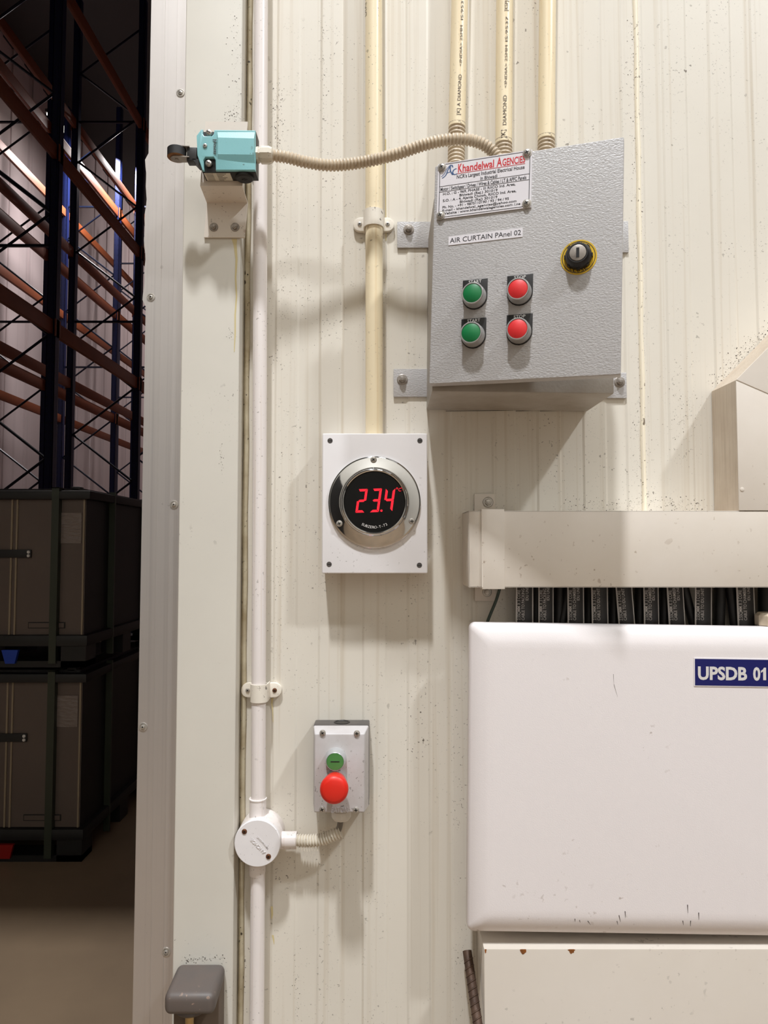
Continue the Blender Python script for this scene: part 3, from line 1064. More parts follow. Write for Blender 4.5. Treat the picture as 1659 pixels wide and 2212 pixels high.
def digit(x0, y0, hgt, wd, segs):
    """x0,y0: lower left corner in the measured crop; the figure leans and climbs a little"""
    sh, rs, T_ = .14, -.035, 30

    def tr__(x, y):
        return (x0 + x + y * sh, y0 - y + x * rs)
    hh_ = hgt / 2
    g = 4
    shapes = {
        'a': [(g, hgt), (wd - g, hgt), (wd - T_ - g, hgt - T_), (T_ * .6 + g, hgt - T_)],
        'b': [(wd, hgt - g), (wd, hh_ + g), (wd - T_ * .5, hh_ - T_ * .2 + g), (wd - T_, hh_ + T_ * .4 + g), (wd - T_, hgt - T_ - g)],
        'c': [(wd, hh_ - g), (wd, g), (wd - T_, T_ + g), (wd - T_, hh_ - T_ * .4 - g), (wd - T_ * .5, hh_ - g - 2)],
        'd': [(g, 0), (wd - g, 0), (wd - T_ - g, T_), (T_ + g, T_)],
        'e': [(0, hh_ - g), (0, g), (T_, T_ + g), (T_, hh_ - T_ * .4 - g), (T_ * .5, hh_ - g)],
        'f': [(0, hgt - g), (0, hh_ + g), (T_ * .5, hh_ + 2), (T_, hh_ + T_ * .4 + g), (T_, hgt - T_ - g)],
        'g': [(T_ * .55, hh_), (T_ * 1.1, hh_ + T_ * .5), (wd - T_ * 1.1, hh_ + T_ * .5), (wd - T_ * .55, hh_), (wd - T_ * 1.1, hh_ - T_ * .5), (T_ * 1.1, hh_ - T_ * .5)]}
    for s_ in segs:
        seg_poly([tr__(*p_) for p_ in shapes[s_]])


digit(578, 1112, 302, 118, 'abged')
digit(762, 1106, 302, 116, 'abgcd')
digit(928, 1098, 296, 122, 'fgbc')
seg_poly([(912 + 15 * math.cos(i * .52), 1085 + 15 * math.sin(i * .52)) for i in range(12)])
o_ = dp(1104, 815)
q.lathe([(.0013, .0002), (.0008, .0002)], dp(1112, 800), (0, -1, 0), 12, cap=False)
q.text('C', dp(1128, 838), (1, 0, .03), (.14, 0, 1), .0048, .0038, 0.0, .0002)
q.build('led_digits', 'led', disp, recalc=False)
q = MB()
s_ = 'SUBZERO-T-72'
cc = Vector((rc.x, yd, rc.z))
for i, ch in enumerate(s_):
    ang = -math.pi / 2 + (i - 5.5) * .0885
    v_ = -Vector((math.cos(ang), 0, math.sin(ang)))
    u_ = Vector((-math.sin(ang), 0, math.cos(ang)))
    q.text(ch, cc - v_ * .0372, u_, v_, .0036, None, .004, .0002, center=True)
q.build('display_lettering', 'white_ink', disp, recalc=False)

# ================================================================== PUSH-BUTTON STATION
yq = -0.058
X0, X1 = (683 - 829.5) * 1.05 / F, (799.5 - 829.5) * 1.05 / F
Z1 = P(740, 1554, 0).z
Z0 = P(740, 1758, yq).z
t = thing('push_button_station', 'grey push-button station with green button above a red mushroom button', 'button station', (X0, 0, Z0))
m = MB().box(X0 + .0005, X1 - .0005, -.032, -.0014, Z0 + .001, Z1, bev=.002)
base = m.build('base', 'station_dark', t)
m = MB().lathe([(.0115, 0), (.0115, .0008), (.0098, .0008), (.0094, .0002), (0, .0002)], ((X0 + X1) / 2, -.017, Z1), (0, 0, 1), 28)
m.build('knockout', 'black', base)
# cover with wide chamfers left, right and top; top rear edge scooped
ins = .0045
N = 16
pts, fs = [], []
cov = MB()
t2 = bmesh.new()
bmesh.ops.create_cube(t2, size=1.0)
for v in t2.verts:
    front = v.co.y < 0
    x = X0 if v.co.x < 0 else X1
    z = Z0 if v.co.z < 0 else Z1
    y = yq if front else -.026
    if front:
        x += ins if v.co.x < 0 else -ins * 1.4
        z += .0015 if v.co.z < 0 else -.0055
    v.co = Vector((x, y, z))
bmesh.ops.bevel(t2, geom=t2.edges[:], offset=.0022, segments=3, affect='EDGES', profile=.6)
cov.merge(t2)
cov.build('cover', 'station', t)
for px, py in ((697, 1583), (771, 1584), (696, 1748), (769, 1749)):
    screw(t, P(px, py, yq), .0043, ('zinc', 'slot'), name='cover_screw', rot=random.random())
gx = -.0662
gz = 1.5 - .2905
m = MB().lathe([(.0145, 0), (.0145, .004), (.0138, .010), (.0122, .0165), (.0118, .0168), (.0116, .0155)], (gx, yq, gz), (0, -1, 0), 40)
bz = m.build('button_bezel', 'satin', t)
m = MB().lathe([(.0116, .012), (.0116, .0160), (.0110, .0166), (0, .0166)], (gx, yq, gz), (0, -1, 0), 36)
cap_ = m.build('green_button', 'green_light', t)
MB().box(gx - .006, gx + .006, yq - .0169, yq - .0165, gz - .0006, gz + .0006).build('start_mark', 'ink', cap_)
rz = P(721, 1709, yq - .044).z
rx = P(721, 1705, yq - .044).x
m = MB().lathe([(.0150, 0), (.0150, .006), (.0105, .007), (.0105, .014)], (rx, yq, rz), (0, -1, 0), 36)
m.build('mushroom_collar', 'satin', t)
m = MB().lathe([(.0105, .012), (.0148, .0135), (.0160, .0165), (.0166, .0200), (.0178, .0280), (.0190, .0345), (.0188, .0385), (.0172, .0415), (.0130, .0432), (.006, .0438), (0, .044)], (rx, yq, rz), (0, -1, 0), 48)
m.build('mushroom_button', 'red_mush', t, angle=50)
m = MB().text('EATON', P(715, 1755, yq), (1, 0, 0), (0, 0, 1), .0072, .0232, .01, .0011)
m.build('embossed_lettering', 'station', t)
# bottom gland
m = MB()
gp = Vector((P(737, 1760, -.032).x, -.030, Z0))
m.lathe([(.0125, -.001), (.0125, .005), (.0138, .0055), (.0138, .014), (.011, .018), (.007, .0195)], gp, (0, 0, -1), 12)
m.build('cable_gland', 'gland_white', t, angle=25)

# ================================================================== ROUND JUNCTION BOX
yj = -0.046
jc = P(556, 1822, yj)
jx, jz = jc.x, jc.z
t = thing('junction_box', 'round white junction box with rusty lid screws on the white conduit', 'junction box', (jx, 0, jz))
m = MB()
m.lathe([(.0318, .0014), (.0318, .040), (.0312, .0405)], (jx, 0, jz), (0, -1, 0), 64)
pipe_y = -.024
cx_ = P(557, 1740, pipe_y).x
m.lathe([(.0118, 0), (.0118, .024), (.0125, .0245), (.0125, .026)], (cx_, pipe_y, jz + .028), (0, 0, 1), 32)
m.lathe([(.0118, 0), (.0118, .020), (.0110, .024)], (cx_, pipe_y, jz - .028), (0, 0, -1), 32)
sxz = P(612, 1815, pipe_y).z
m.lathe([(.0118, 0), (.0118, .0235), (.0112, .0240)], (jx + .028, pipe_y, sxz), (1, 0, 0), 32)
m.build('box_body', 'pipe_white', t)
lid = MB().lathe([(.0322, 0), (.0322, .0045), (.0312, .0058), (0, .0060)], (jx, -.0402, jz), (0, -1, 0), 72).build('lid', 'white_abs', t)
for px, py, mm in ((528, 1796, 'rusty'), (580, 1850, 'rusty')):
    screw(lid, P(px, py, yj), .0036, (mm, 'slot'), name='lid_screw', h=.0016)
m = MB()
ang = R(-43)
u_ = Vector((-math.cos(ang), 0, -math.sin(ang)))
v_ = Vector((math.sin(ang), 0, -math.cos(ang)))
u_ = Vector((-.70, 0, .71)); v_ = Vector((-.71, 0, -.70))
m.text('ANCHOR', Vector((jx, yj - .0003, jz)) - u_ * .0165 - v_ * .0005 + Vector((.004, 0, -.004)) * 0, u_, v_, .0046, .028, .01, .0006)
m.text('BY PANASONIC', Vector((jx, yj - .0003, jz)) - u_ * .0130 - v_ * .0075, u_, v_, .0024, .020, 0, .0004)
m.build('embossed_lettering', 'white_abs', lid)

# ---- short corrugated hose and grey cable between the two
e0 = Vector((jx + .045, pipe_y, sxz))
pth = spline([e0, P(655, 1816, -.026), P(685, 1815, -.028), P(705, 1810, -.029), P(722, 1803, -.030), P(736, 1797, -.030)], 10)
m = corrugated(MB(), pth, .0088, .0040, .0022, 20)
# torn ends of the lower ribs
for i in range(9):
    p_ = P(641 + i * 5.6, 1828 + random.random() * 2, -.032)
    m.box(p_.x - .0007, p_.x + .0007, p_.y - .0005, p_.y + .0005, p_.z - .005 - random.random() * .002, p_.z)
tag(m.build('corrugated_hose', 'hose_white'), 'short white corrugated hose leaving the right spout of the round junction box', 'hose')
m = MB().tube(spline([P(712, 1808, -.030), P(724, 1800, -.030), P(733, 1788, -.030), Vector((gp.x, gp.y, gp.z - .012))], 8), .0042, 14)
tag(m.build('cable', 'cable_grey'), 'short grey cable from the white hose up into the button station', 'cable')

# ================================================================== TRUNKING
yd_ = -0.074
tx0 = P(1012, 1185, yd_).x
tz1, tz0 = P(1300, 1103.5, yd_).z, P(1300, 1269, yd_).z
XR = 0.86
t = thing('horizontal_trunking', 'cream horizontal cable trunking with an end strap above the white box', 'trunking', (tx0, 0, tz0))
m = MB()
m.box(tx0, XR, yd_, yd_ + .0016, tz0, tz1, bev=.0007)
m.box(tx0, XR, yd_, -.0015, tz1 - .0016, tz1, bev=.0006)
m.box(tx0, tx0 + .0016, yd_, -.0015, tz0, tz1, bev=.0006)
m.box(tx0, XR, yd_, yd_ + .012, tz0, tz0 + .0016, bev=.0005)
m.box(tx0 + .004, XR, -.004, -.0015, tz0 + .02, tz1)
m.build('channel', 'trunk', t)
for px in (1012,):
    pass
s0, s1 = P(1040.5, 1185, yd_ - .002).x, P(1090, 1185, yd_ - .002).x
m = MB()
m.box(s0, s1, yd_ - .0022, yd_ - .0002, tz0 - .0022, tz1 + .0022, bev=.0006)
m.box(s0, s1, yd_, -.0015, tz1 + .0003, tz1 + .0022)
m.box(s0, s1, yd_, -.0015, tz0 - .0022, tz0 - .0003)
m.box(s0 - .0002, s0 + .0014, yd_ - .0026, yd_ - .0020, tz0, tz1)
zt = P(1054, 1067, -.004).z
zb_ = P(1054, 1298, -.004).z
m.box(s0 - .0005, s1 - .0015, -.0045, -.0015, tz1, zt, bev=.0004)
m.box(s0 - .0005, s1 - .0015, -.0045, -.0015, zb_, tz0, bev=.0004)
strap = m.build('strap', 'trunk', t)
hex_bolt(strap, P(1054, 1085, -.0045), .0052, 'zinc')
hex_bolt(strap, P(1052, 1279, -.0045), .0046, 'zinc')

# right-hand vertical trunking with its 45 degree elbow
yv = -0.075
e = [P(1590, 1103, yv), P(1590, 821, yv)]
zB = tz1 + .0005
B = e[1]
L = .25
polyv = [(B.x, zB), (B.x, B.z), (B.x + L, B.z + L), (B.x + L, zB)]
t = thing('vertical_trunking', 'cream vertical trunking with a slanted top and dusty side at the right edge', 'trunking', (B.x, 0, zB))
m = MB()
m.prism(polyv, yv + .0016, -.0015)
# dusty sides
m.bm.normal_update()
for f in m.bm.faces:
    c_ = f.calc_center_median()
    if c_.y > yv + .01 and c_.y < -.005:
        f.material_index = 1
m.build('channel', ['trunk', 'trunk_side'], t)
gp0, gp1 = P(1590, 821, yv), P(1659, 851, yv)
sl = (gp1.z - gp0.z) / (gp1.x - gp0.x)
xe = B.x + L
m = MB().prism([(B.x, zB), (B.x, B.z - .0006), (xe, B.z - .0006 + sl * L), (xe, zB)], yv, yv + .0014, bev=.0005)
m.build('lower_cover', 'trunk', t)
m = MB().prism([(B.x + .0005, B.z + .0006), (xe, B.z + L), (xe, B.z + .0012 + sl * L)], yv, yv + .0014, bev=.0005)
m.build('elbow_cover', 'trunk', t)
p_ = P(1603, 1057, yv)
m = MB().lathe([(.0028, 0), (.0028, .0006), (.0018, .0009), (0, .001)], p_, (0, -1, 0), 16)
m.build('rivet', 'trunk', t)

# lower trunking, down to the floor
yl = -0.073
lx = P(1046, 2120, yl).x
lz = P(1200, 2050, yl).z
t = thing('lower_trunking', 'wide cream trunking below the white box with rust chips on its top edge', 'trunking', (lx, 0, 0))
m = MB().box(lx, XR, yl, -.0015, 0.0, lz, bev=.0016)
m.bm.normal_update()
m.build('channel', 'trunk_low', t)
for px, w_, h_ in ((1130, .010, .006), (1235, .011, .005), (1049, .003, .004)):
    p_ = P(px, 2050, yl - .0002)
    poly_ = []
    for i in range(14):
        a_ = 2 * math.pi * i / 14
        rr = .6 + .4 * random.random()
        poly_.append((p_.x + math.cos(a_) * w_ / 2 * rr, lz - .001 + math.sin(a_) * h_ * rr * (1.2 if a_ > math.pi else .25)))
    poly_ = [(x, min(z, lz - .0004)) for x, z in poly_]
    MB().prism(poly_, yl - .0003, yl + .001).build('rust_chip', 'rust_paint', t)

# ================================================================== WHITE DISTRIBUTION BOX
yu = -0.077
ux0 = P(1019, 1680, yu).x
uz1 = P(1022, 1347, yu).z
uz0 = P(1022, 2021, yu).z
UW = .50
UM = Matrix.Translation((ux0, 0, uz1)) @ Matrix.Rotation(R(0.85), 4, 'Y')
UH = uz1 - uz0
t = thing('distribution_box', 'large white steel distribution box with a navy sign on its lid', 'electrical box', (ux0, 0, uz0))
q = MB()
q.X = UM
q.box(.016, UW - .016, -.050, -.0015, -UH + .030, -.012)
q.build('box_body', 'box_body', t)
q = MB()
q.X = UM
# lid: pillow face, wide sloping margins, rounded corners
t3 = bmesh.new()
mar = .024


def rr_ring(ins, y, rad):
    out = []
    for cx__, cz__, a0_ in ((UW - ins - rad, -ins - rad, 0), (ins + rad, -ins - rad, 90), (ins + rad, -UH + ins + rad, 180), (UW - ins - rad, -UH + ins + rad, 270)):
        for i in range(7):
            a_ = R(a0_ + i * 15)
            out.append(t3.verts.new((cx__ + rad * math.cos(a_), y, cz__ + rad * math.sin(a_))))
    return out


rings = [rr_ring(.0012, yu + .028, .008), rr_ring(0, yu + .026, .009), rr_ring(0, yu + .0125, .009), rr_ring(.001, yu + .0100, .0085), rr_ring(.003, yu + .0080, .008),
         rr_ring(mar * .55, yu + .0035, .008), rr_ring(mar * .85, yu + .0011, .008), rr_ring(mar * 1.1, yu + .0002, .009), rr_ring(mar * 1.4, yu, .010)]
for i in range(len(rings) - 1):
    n_ = len(rings[i])
    for j in range(n_):
        t3.faces.new([rings[i][j], rings[i][(j + 1) % n_], rings[i + 1][(j + 1) % n_], rings[i + 1][j]])
t3.faces.new(rings[-1])
t3.faces.new(rings[0][::-1])
q.merge(t3)
lid = q.build('lid', 'box_white', t, angle=60)
# sign
sg0, sg1 = local(UM, 1499, 1482, yu), local(UM, 1499, 1421, yu)
sw = local(UM, 1671, 1450, yu).x - sg0.x
q = MB()
q.X = UM
q.box(sg0.x, sg0.x + sw, yu - .0008, yu, sg0.z, sg1.z)
sign = q.build('sign', 'label_white', t)
q = MB()
q.X = UM
q.box(sg0.x + .0012, sg0.x + sw - .0012, yu - .0010, yu - .0004, sg0.z + .0012, sg1.z - .0012)
q.build('sign_face', 'navy', sign)
q = MB()
q.X = UM
tx_ = local(UM, 1507, 1467, yu)
x8, x9 = local(UM, 1626, 1467, yu).x, local(UM, 1655, 1467, yu).x
zb8 = sg0.z + .0095
q.text('UPSDB', (tx_.x, yu - .0010, zb8), (1, 0, 0), (0, 0, 1), .0168, local(UM, 1613, 1467, yu).x - tx_.x, .034, .0002)
q.text('0', (x8, yu - .0010, zb8), (1, 0, 0), (0, 0, 1), .0168, .0098, .034, .0002)
hx = local(UM, 1651, 1467, yu).x
h8 = .0168
q.prism([(hx - .0021, zb8), (hx + .0019, zb8), (hx + .0019, zb8 + h8), (hx - .0010, zb8 + h8), (hx - .0022, zb8 + h8 * .86), (hx - .0050, zb8 + h8 * .74), (hx - .0050, zb8 + h8 * .58), (hx - .0021, zb8 + h8 * .70)], yu - .0012, yu - .0008)
q.build('sign_lettering', 'white_ink', sign)
# scratches in the lid paint
q = MB()
q.X = UM
for x0_, y0_, x1_, y1_ in ((1325, 1456, 1326, 1478), (1326, 1478, 1334, 1505), (1242, 1985, 1243, 1992), (1252, 1988, 1254, 1994), (1270, 1990, 1277, 2000), (1333, 1990, 1336, 2000), (1337, 1977, 1341, 1992), (1350, 1968, 1351, 1982),
                           (1485, 1954, 1486, 1972), (1475, 1989, 1478, 2000), (1492, 1989, 1493, 2003), (1509, 1971, 1510, 1987)):
    a_, b_ = local(UM, x0_, y0_, yu - .0001), local(UM, x1_, y1_, yu - .0001)
    d_ = (b_ - a_).normalized()
    w_ = Vector((-d_.z, 0, d_.x)) * (.0005 if x0_ not in (1325, 1326) else .0002)
    # set on the lid, which falls away towards its lower margin
    for p_ in (a_, b_):
        dz = -UH + mar * 1.4 - p_.z
        pr_ = [(0, 0), (.0072, .0002), (.0132, .0011), (.0204, .0035), (.0306, .008), (.04, .012)]
        dz = max(0, dz)
        for (qa, va), (qb, vb) in zip(pr_[:-1], pr_[1:]):
            if qa <= dz <= qb:
                p_.y = yu - .0005 + va + (vb - va) * (dz - qa) / (qb - qa)
    q.raw([a_ + w_, b_ + w_ * .3, b_ - w_ * .3, a_ - w_], [[0, 1, 2, 3]])
q.build('paint_scratches', 'grime', lid, recalc=False)

# ---- tagged cables dropping from the trunking into the box
tags = [(1115, 1153, 'PACKING', 0), (1164, 1197, 'PACKING', 0), (1227, 1263, 'CHAMBER', .5), (1279, 1315, '', 1), (1334, 1370, '', 4), (1392, 1425, 'CHAMBER', 1), (1444, 1480, 'CHAMBER', 3), (1503, 1540, '', 0), (1594, 1633, 'CHAMBER', 2)]
ords = ['leftmost', 'second from the left', 'third from the left', 'fourth from the left', 'middle', 'fourth from the right', 'third from the right', 'second from the right', 'rightmost']
ytag = -.034
for i, (x0_, x1_, dest, lean) in enumerate(tags):
    xm = (x0_ + x1_) / 2
    a_, b_ = P(xm - lean, 1255, ytag), P(xm + lean, 1352, ytag)
    w_ = (P(x1_, 1300, ytag).x - P(x0_, 1300, ytag).x) / 2
    d_ = (a_ - b_).normalized()
    t = thing('power_cable', ords[i] + ' of the nine black-tagged cables dropping into the white box', 'cable', (b_.x, ytag, b_.z - .02), group='tagged cables above the white box')
    top = a_ + d_ * .05
    bot = b_ - d_ * .022
    off = Vector((0, .008, 0))
    MB().tube([bot + off, bot.lerp(top, .5) + off, top + off], .0062, 14).build('sheath', 'cable', t)
    r_ = Vector((d_.z, 0, -d_.x))

    def tagpt(u, s, lift=0.0):
        """u across -1..1, s along from the lower end"""
        return bot + d_ * s + r_ * (u * w_) + Vector((0, .0035 * u * u - lift, 0))
    Lt = .125
    g = MB()
    nu = 9
    P_ = [tagpt(-1 + 2 * k_ / (nu - 1), s) for s in (0.002, Lt) for k_ in range(nu)]
    P2 = [p_ + Vector((0, .0008, 0)) for p_ in P_]
    g.raw(P_ + P2, [[k_, k_ + 1, nu + k_ + 1, nu + k_] for k_ in range(nu - 1)] + [[2 * nu + k_, 3 * nu + k_, 3 * nu + k_ + 1, 2 * nu + k_ + 1] for k_ in range(nu - 1)])
    tg = g.build('cable_tag', 'tag', t)
    g = MB()
    for u in (-1, .85):
        g.raw([tagpt(u, .002, .0003), tagpt(u + .15, .002, .0003), tagpt(u + .15, Lt, .0003), tagpt(u, Lt, .0003)], [[0, 1, 2, 3]])
    lines = ['2.5SQMM X 3 CORE'] + (['CABLE TO ' + dest, '        IDU UNIT'] if dest else ['CABLE TO IDU UNIT'])
    for li, s_ in enumerate(lines):
        st = .030 if li < 2 else .058
        txt = s_.strip()
        gg = MB().text(txt, (0, 0, 0), (1, 0, 0), (0, 1, 0), .0042, None, .004, 0.0)
        L_ = max(v.co.x for v in gg.bm.verts)
        uo = -.52 + li * .46
        gg.bm.verts.ensure_lookup_table()
        idx = {v: k_ for k_, v in enumerate(gg.bm.verts)}
        pts_ = [tagpt(uo - v.co.y / w_, st + v.co.x * .82, .0003) for v in gg.bm.verts]
        g.raw(pts_, [[idx[v] for v in f.verts] for f in gg.bm.faces])
        gg.bm.free()
    g.build('tag_lettering', 'tag_ink', tg, recalc=False)
    gz_ = P(xm, 1340, -.05).z
    c_ = bot + off
    MB().lathe([(.0105, 0), (.0105, .010), (.0092, .011), (.0092, .019), (.0075, .022)], (c_.x - .0, c_.y + .002, uz1 - .0135 - (c_.x - ux0) * .0148), (0, 0, 1), 10, a0=.2).build('cable_gland', 'gland', t, angle=25)
# untagged dark cables between and behind them
for i, (x0_, x1_, desc) in enumerate(((1236, 1212, 'leaning dark cable between the second and third tagged cables'), (1470, 1500, 'leaning dark cable left of the second tagged cable from the right'),
                                       (1574, 1588, 'dark cable close beside the rightmost tagged cable'), (1655, 1655, 'thick dark cable at the right photo edge above the white box'))):
    a_, b_ = P(x0_, 1240, -.018), P(x1_, 1355, -.018)
    d_ = (a_ - b_).normalized()
    m = MB().tube([b_ - d_ * .006, a_ + d_ * .03], .0066 if i < 3 else .011, 14)
    tag(m.build('plain_or_added_cable', 'cable'), desc, 'cable', 'untagged cables above the white box')
gaps = [(1158, 'between the leftmost and second tagged cables'), (1206, 'just right of the second tagged cable'), (1271, 'between the third and fourth tagged cables'),
        (1325, 'between the fourth and middle tagged cables'), (1381, 'just right of the middle tagged cable'), (1434, 'between the two tagged cables right of the middle one'),
        (1553, 'just right of the second tagged cable from the right'), (1612, 'behind the rightmost tagged cable')]
for x0_, where in gaps:  # added to darken the gaps, where crowded cables lie in deep shade
    a_, b_ = P(x0_ + 3, 1250, -.014), P(x0_, 1356, -.014)
    d_ = (a_ - b_).normalized()
    m = MB().tube([b_ - d_ * .006, a_ + d_ * .03], .0078, 14)
    tag(m.build('plain_or_added_cable', 'cable'), 'added dark untagged cable ' + where, 'cable', 'untagged cables above the white box')
# thin wire left of them
m = MB().tube(spline([P(1082, 1262, -.020), P(1072, 1296, -.020), P(1060, 1325, -.020), P(1050, 1352, -.020), P(1046, 1372, -.020)], 6), .0022, 10)
tag(m.build('wire', 'wire_green'), 'thin dark green wire slanting below the trunking strap', 'wire')
# big beige gland at the right
p_ = P(1662, 1330, -.045)
m = MB().lathe([(.016, 0), (.016, .014), (.019, .0145), (.019, .028), (.015, .032)], (p_.x, -.045, uz1 - .0135 - (p_.x - ux0) * .0148), (0, 0, 1), 10)
tag(m.build('conduit_adapter', 'hose', angle=25), 'beige threaded adapter on the white box top at the right photo edge', 'conduit fitting')

# ================================================================== REBAR, CAP
a_, b_ = P(1009, 2054, -.016), P(1032, 2212, -.071)
d_ = (b_ - a_) / (a_.z - b_.z)
ft = a_ + d_ * (a_.z - .006)
pth = [a_.lerp(ft, i / 420) for i in range(421)]
m = MB().tube(pth, lambda s: .0064, 14)
# slanting ribs
dirv = (ft - a_).normalized()
for i in range(70):
    c_ = a_ + dirv * (.012 + i * .0085)
    m.lathe([(.0062, -.0013), (.0076, -.0004), (.0076, .0004), (.0062, .0013)], c_, (dirv + Vector((.45, 0, 0))).normalized(), 14, cap=False)
tag(m.build('steel_bar', 'steel_bar'), 'rusty ribbed steel bar leaning on the wall left of the lower trunking', 'steel bar')

yk = yf - .0005
kx0, kx1 = P(385, 2082, yk).x, P(488, 2082, yk).x
kz = P(440, 2078, yk).z
t = thing('bumper_post', 'grey rubber-capped post standing against the cream frame strip at the bottom', 'post', ((kx0 + kx1) / 2, yk, 0))
kd = .066
t4 = bmesh.new()
bmesh.ops.create_cube(t4, size=1.0)
for v in t4.verts:
    fr = v.co.y < 0
    v.co = Vector((kx0 if v.co.x < 0 else kx1, yk - kd if fr else yk, (kz if v.co.z > 0 else kz - (.028 if fr else .020)) - (.004 if fr else 0)))
bmesh.ops.bevel(t4, geom=t4.edges[:], offset=.0085, segments=5, affect='EDGES', profile=.5)
m = MB().merge(t4)
# moulded lip under the front
m.lathe([(.001, 0), (.020, .0), (.024, .004), (.022, .010)], ((kx0 + kx1) / 2 - .004, yk - kd + .030, kz - .0395), (0, 0, 1), 32)
m.build('cap', 'cap_grey', t, angle=50)
m = MB()
m.box(kx0 + .004, kx1 - .0015, yk - .034, yk, 0.0, kz - .012, bev=.002)
m.build('post', 'post_brown', t)
c_ = P(410, 2190, yk - .047)
m = MB().cyl((c_.x, yk - .047, 0.0), (c_.x, yk - .047, kz - .026), .0058, 20)
m.build('tube', 'brass', t)

# ================================================================== RACK STORE
def rack(label, xf, xr, ds, levels, hz, brace_ds, grp, z_of):
    t = thing('pallet_rack', label, 'pallet rack', ((xf + xr) / 2, ds[0] - 1.05, 0), group=grp)
    for d__ in ds:
        y = d__ - 1.05
        for x in (xf, xr):
            s = 1 if x == xf else -1
            u = MB()
            w_, dp_ = .055, .05
            # C-section with lips
            u.box(x - .05, x + .05, y - dp_, y - dp_ + .006, 0, hz)
            u.box(x - .05, x - .044, y - dp_, y + dp_, 0, hz)
            u.box(x + .044, x + .05, y - dp_, y + dp_, 0, hz)
            u.box(x - .02, x + .02, y - dp_ - .004, y - dp_, 0, hz)
            u.box(x - .07, x + .07, y - .07, y + .07, 0, .008)
            u.mi = 1
            for k_ in range(int(hz / .1)):
                u.box(x - .034, x - .026, y - dp_ - .001, y - dp_, .3 + k_ * .1, .325 + k_ * .1)
                u.box(x + .026, x + .034, y - dp_ - .001, y - dp_, .3 + k_ * .1, .325 + k_ * .1)
            u.build('upright', ['rack_blue', 'rack_dark'], t, angle=20)
        # zigzag between the two uprights of a frame
        z_ = .35
        k_ = 0
        while z_ + .75 < hz:
            xa, xb = (xf - .05, xr + .05) if k_ % 2 else (xr + .05, xf - .05)
            b2 = MB().tube([Vector((xa, y, z_)), Vector((xb, y, z_ + .72))], .017, 6)
            b2.build('brace', 'rack_dark', t)
            z_ += .72
            k_ += 1
        for zz in (1.9, 5.0, 8.2):
            if zz < hz:
                MB().box(xr + .05, xf - .05, y - .015, y + .015, zz - .015, zz + .015).build('spacer', 'rack_dark', t)
    for zl in levels:
        for x in (xf, xr):
            s = 1 if x > (xf + xr) / 2 else -1
            for d0, d1 in zip(ds[:-1], ds[1:]):
                m_ = MB()
                y0, y1 = d0 - 1.05 + .055, d1 - 1.05 - .055
                m_.box(x - .025, x + .025, y0, y1, zl - .075, zl + .075, bev=.004)
                m_.box(x + s * .025, x + s * .012, y0, y1, zl + .075, zl + .09)
                for ye, sg in ((y0, -1), (y1, 1)):
                    m_.box(x + s * .046, x + s * .058, ye - .09 if sg < 0 else ye - .01, ye + .01 if sg < 0 else ye + .09, zl - .10, zl + .10)
                m_.build('beam', 'rack_orange', t)
    return t


LV = [1.95, 4.02, 6.08, 8.14]
rack('dark blue and orange pallet rack row nearest the doorway', -3.83, -4.86, [5.3, 8.1, 10.9, 13.7, 16.5], LV, 10.2, None, 'pallet racks in the dark store', None)
rack('pallet rack row standing further back against the pale side wall', -5.25, -6.28, [8.1, 10.9, 13.7, 16.5, 19.3], [1.95, 3.98, 6.02, 8.06], 10.2, None, 'pallet racks in the dark store', None)
# tube lamp on the far wall
lp = P(124, 268, 14.6 - 1.05)
t = thing('tube_lamp', 'small bright lamp glowing behind the racks in the dark store', 'lamp', lp)
MB().box(lp.x - .10, lp.x + .10, lp.y - .35, lp.y + .35, lp.z + .05, lp.z + .12, bev=.01).build('lamp_housing', 'dark_wall', t)
MB().box(lp.x - .015, lp.x + .015, lp.y - .015, lp.y + .015, lp.z + .11, 12.0).build('hanging_rod', 'rack_dark', t)
MB().box(lp.x - .08, lp.x + .08, lp.y - .32, lp.y + .32, lp.z, lp.z + .05, bev=.01).build('lamp_tube', 'tube_glow', t)


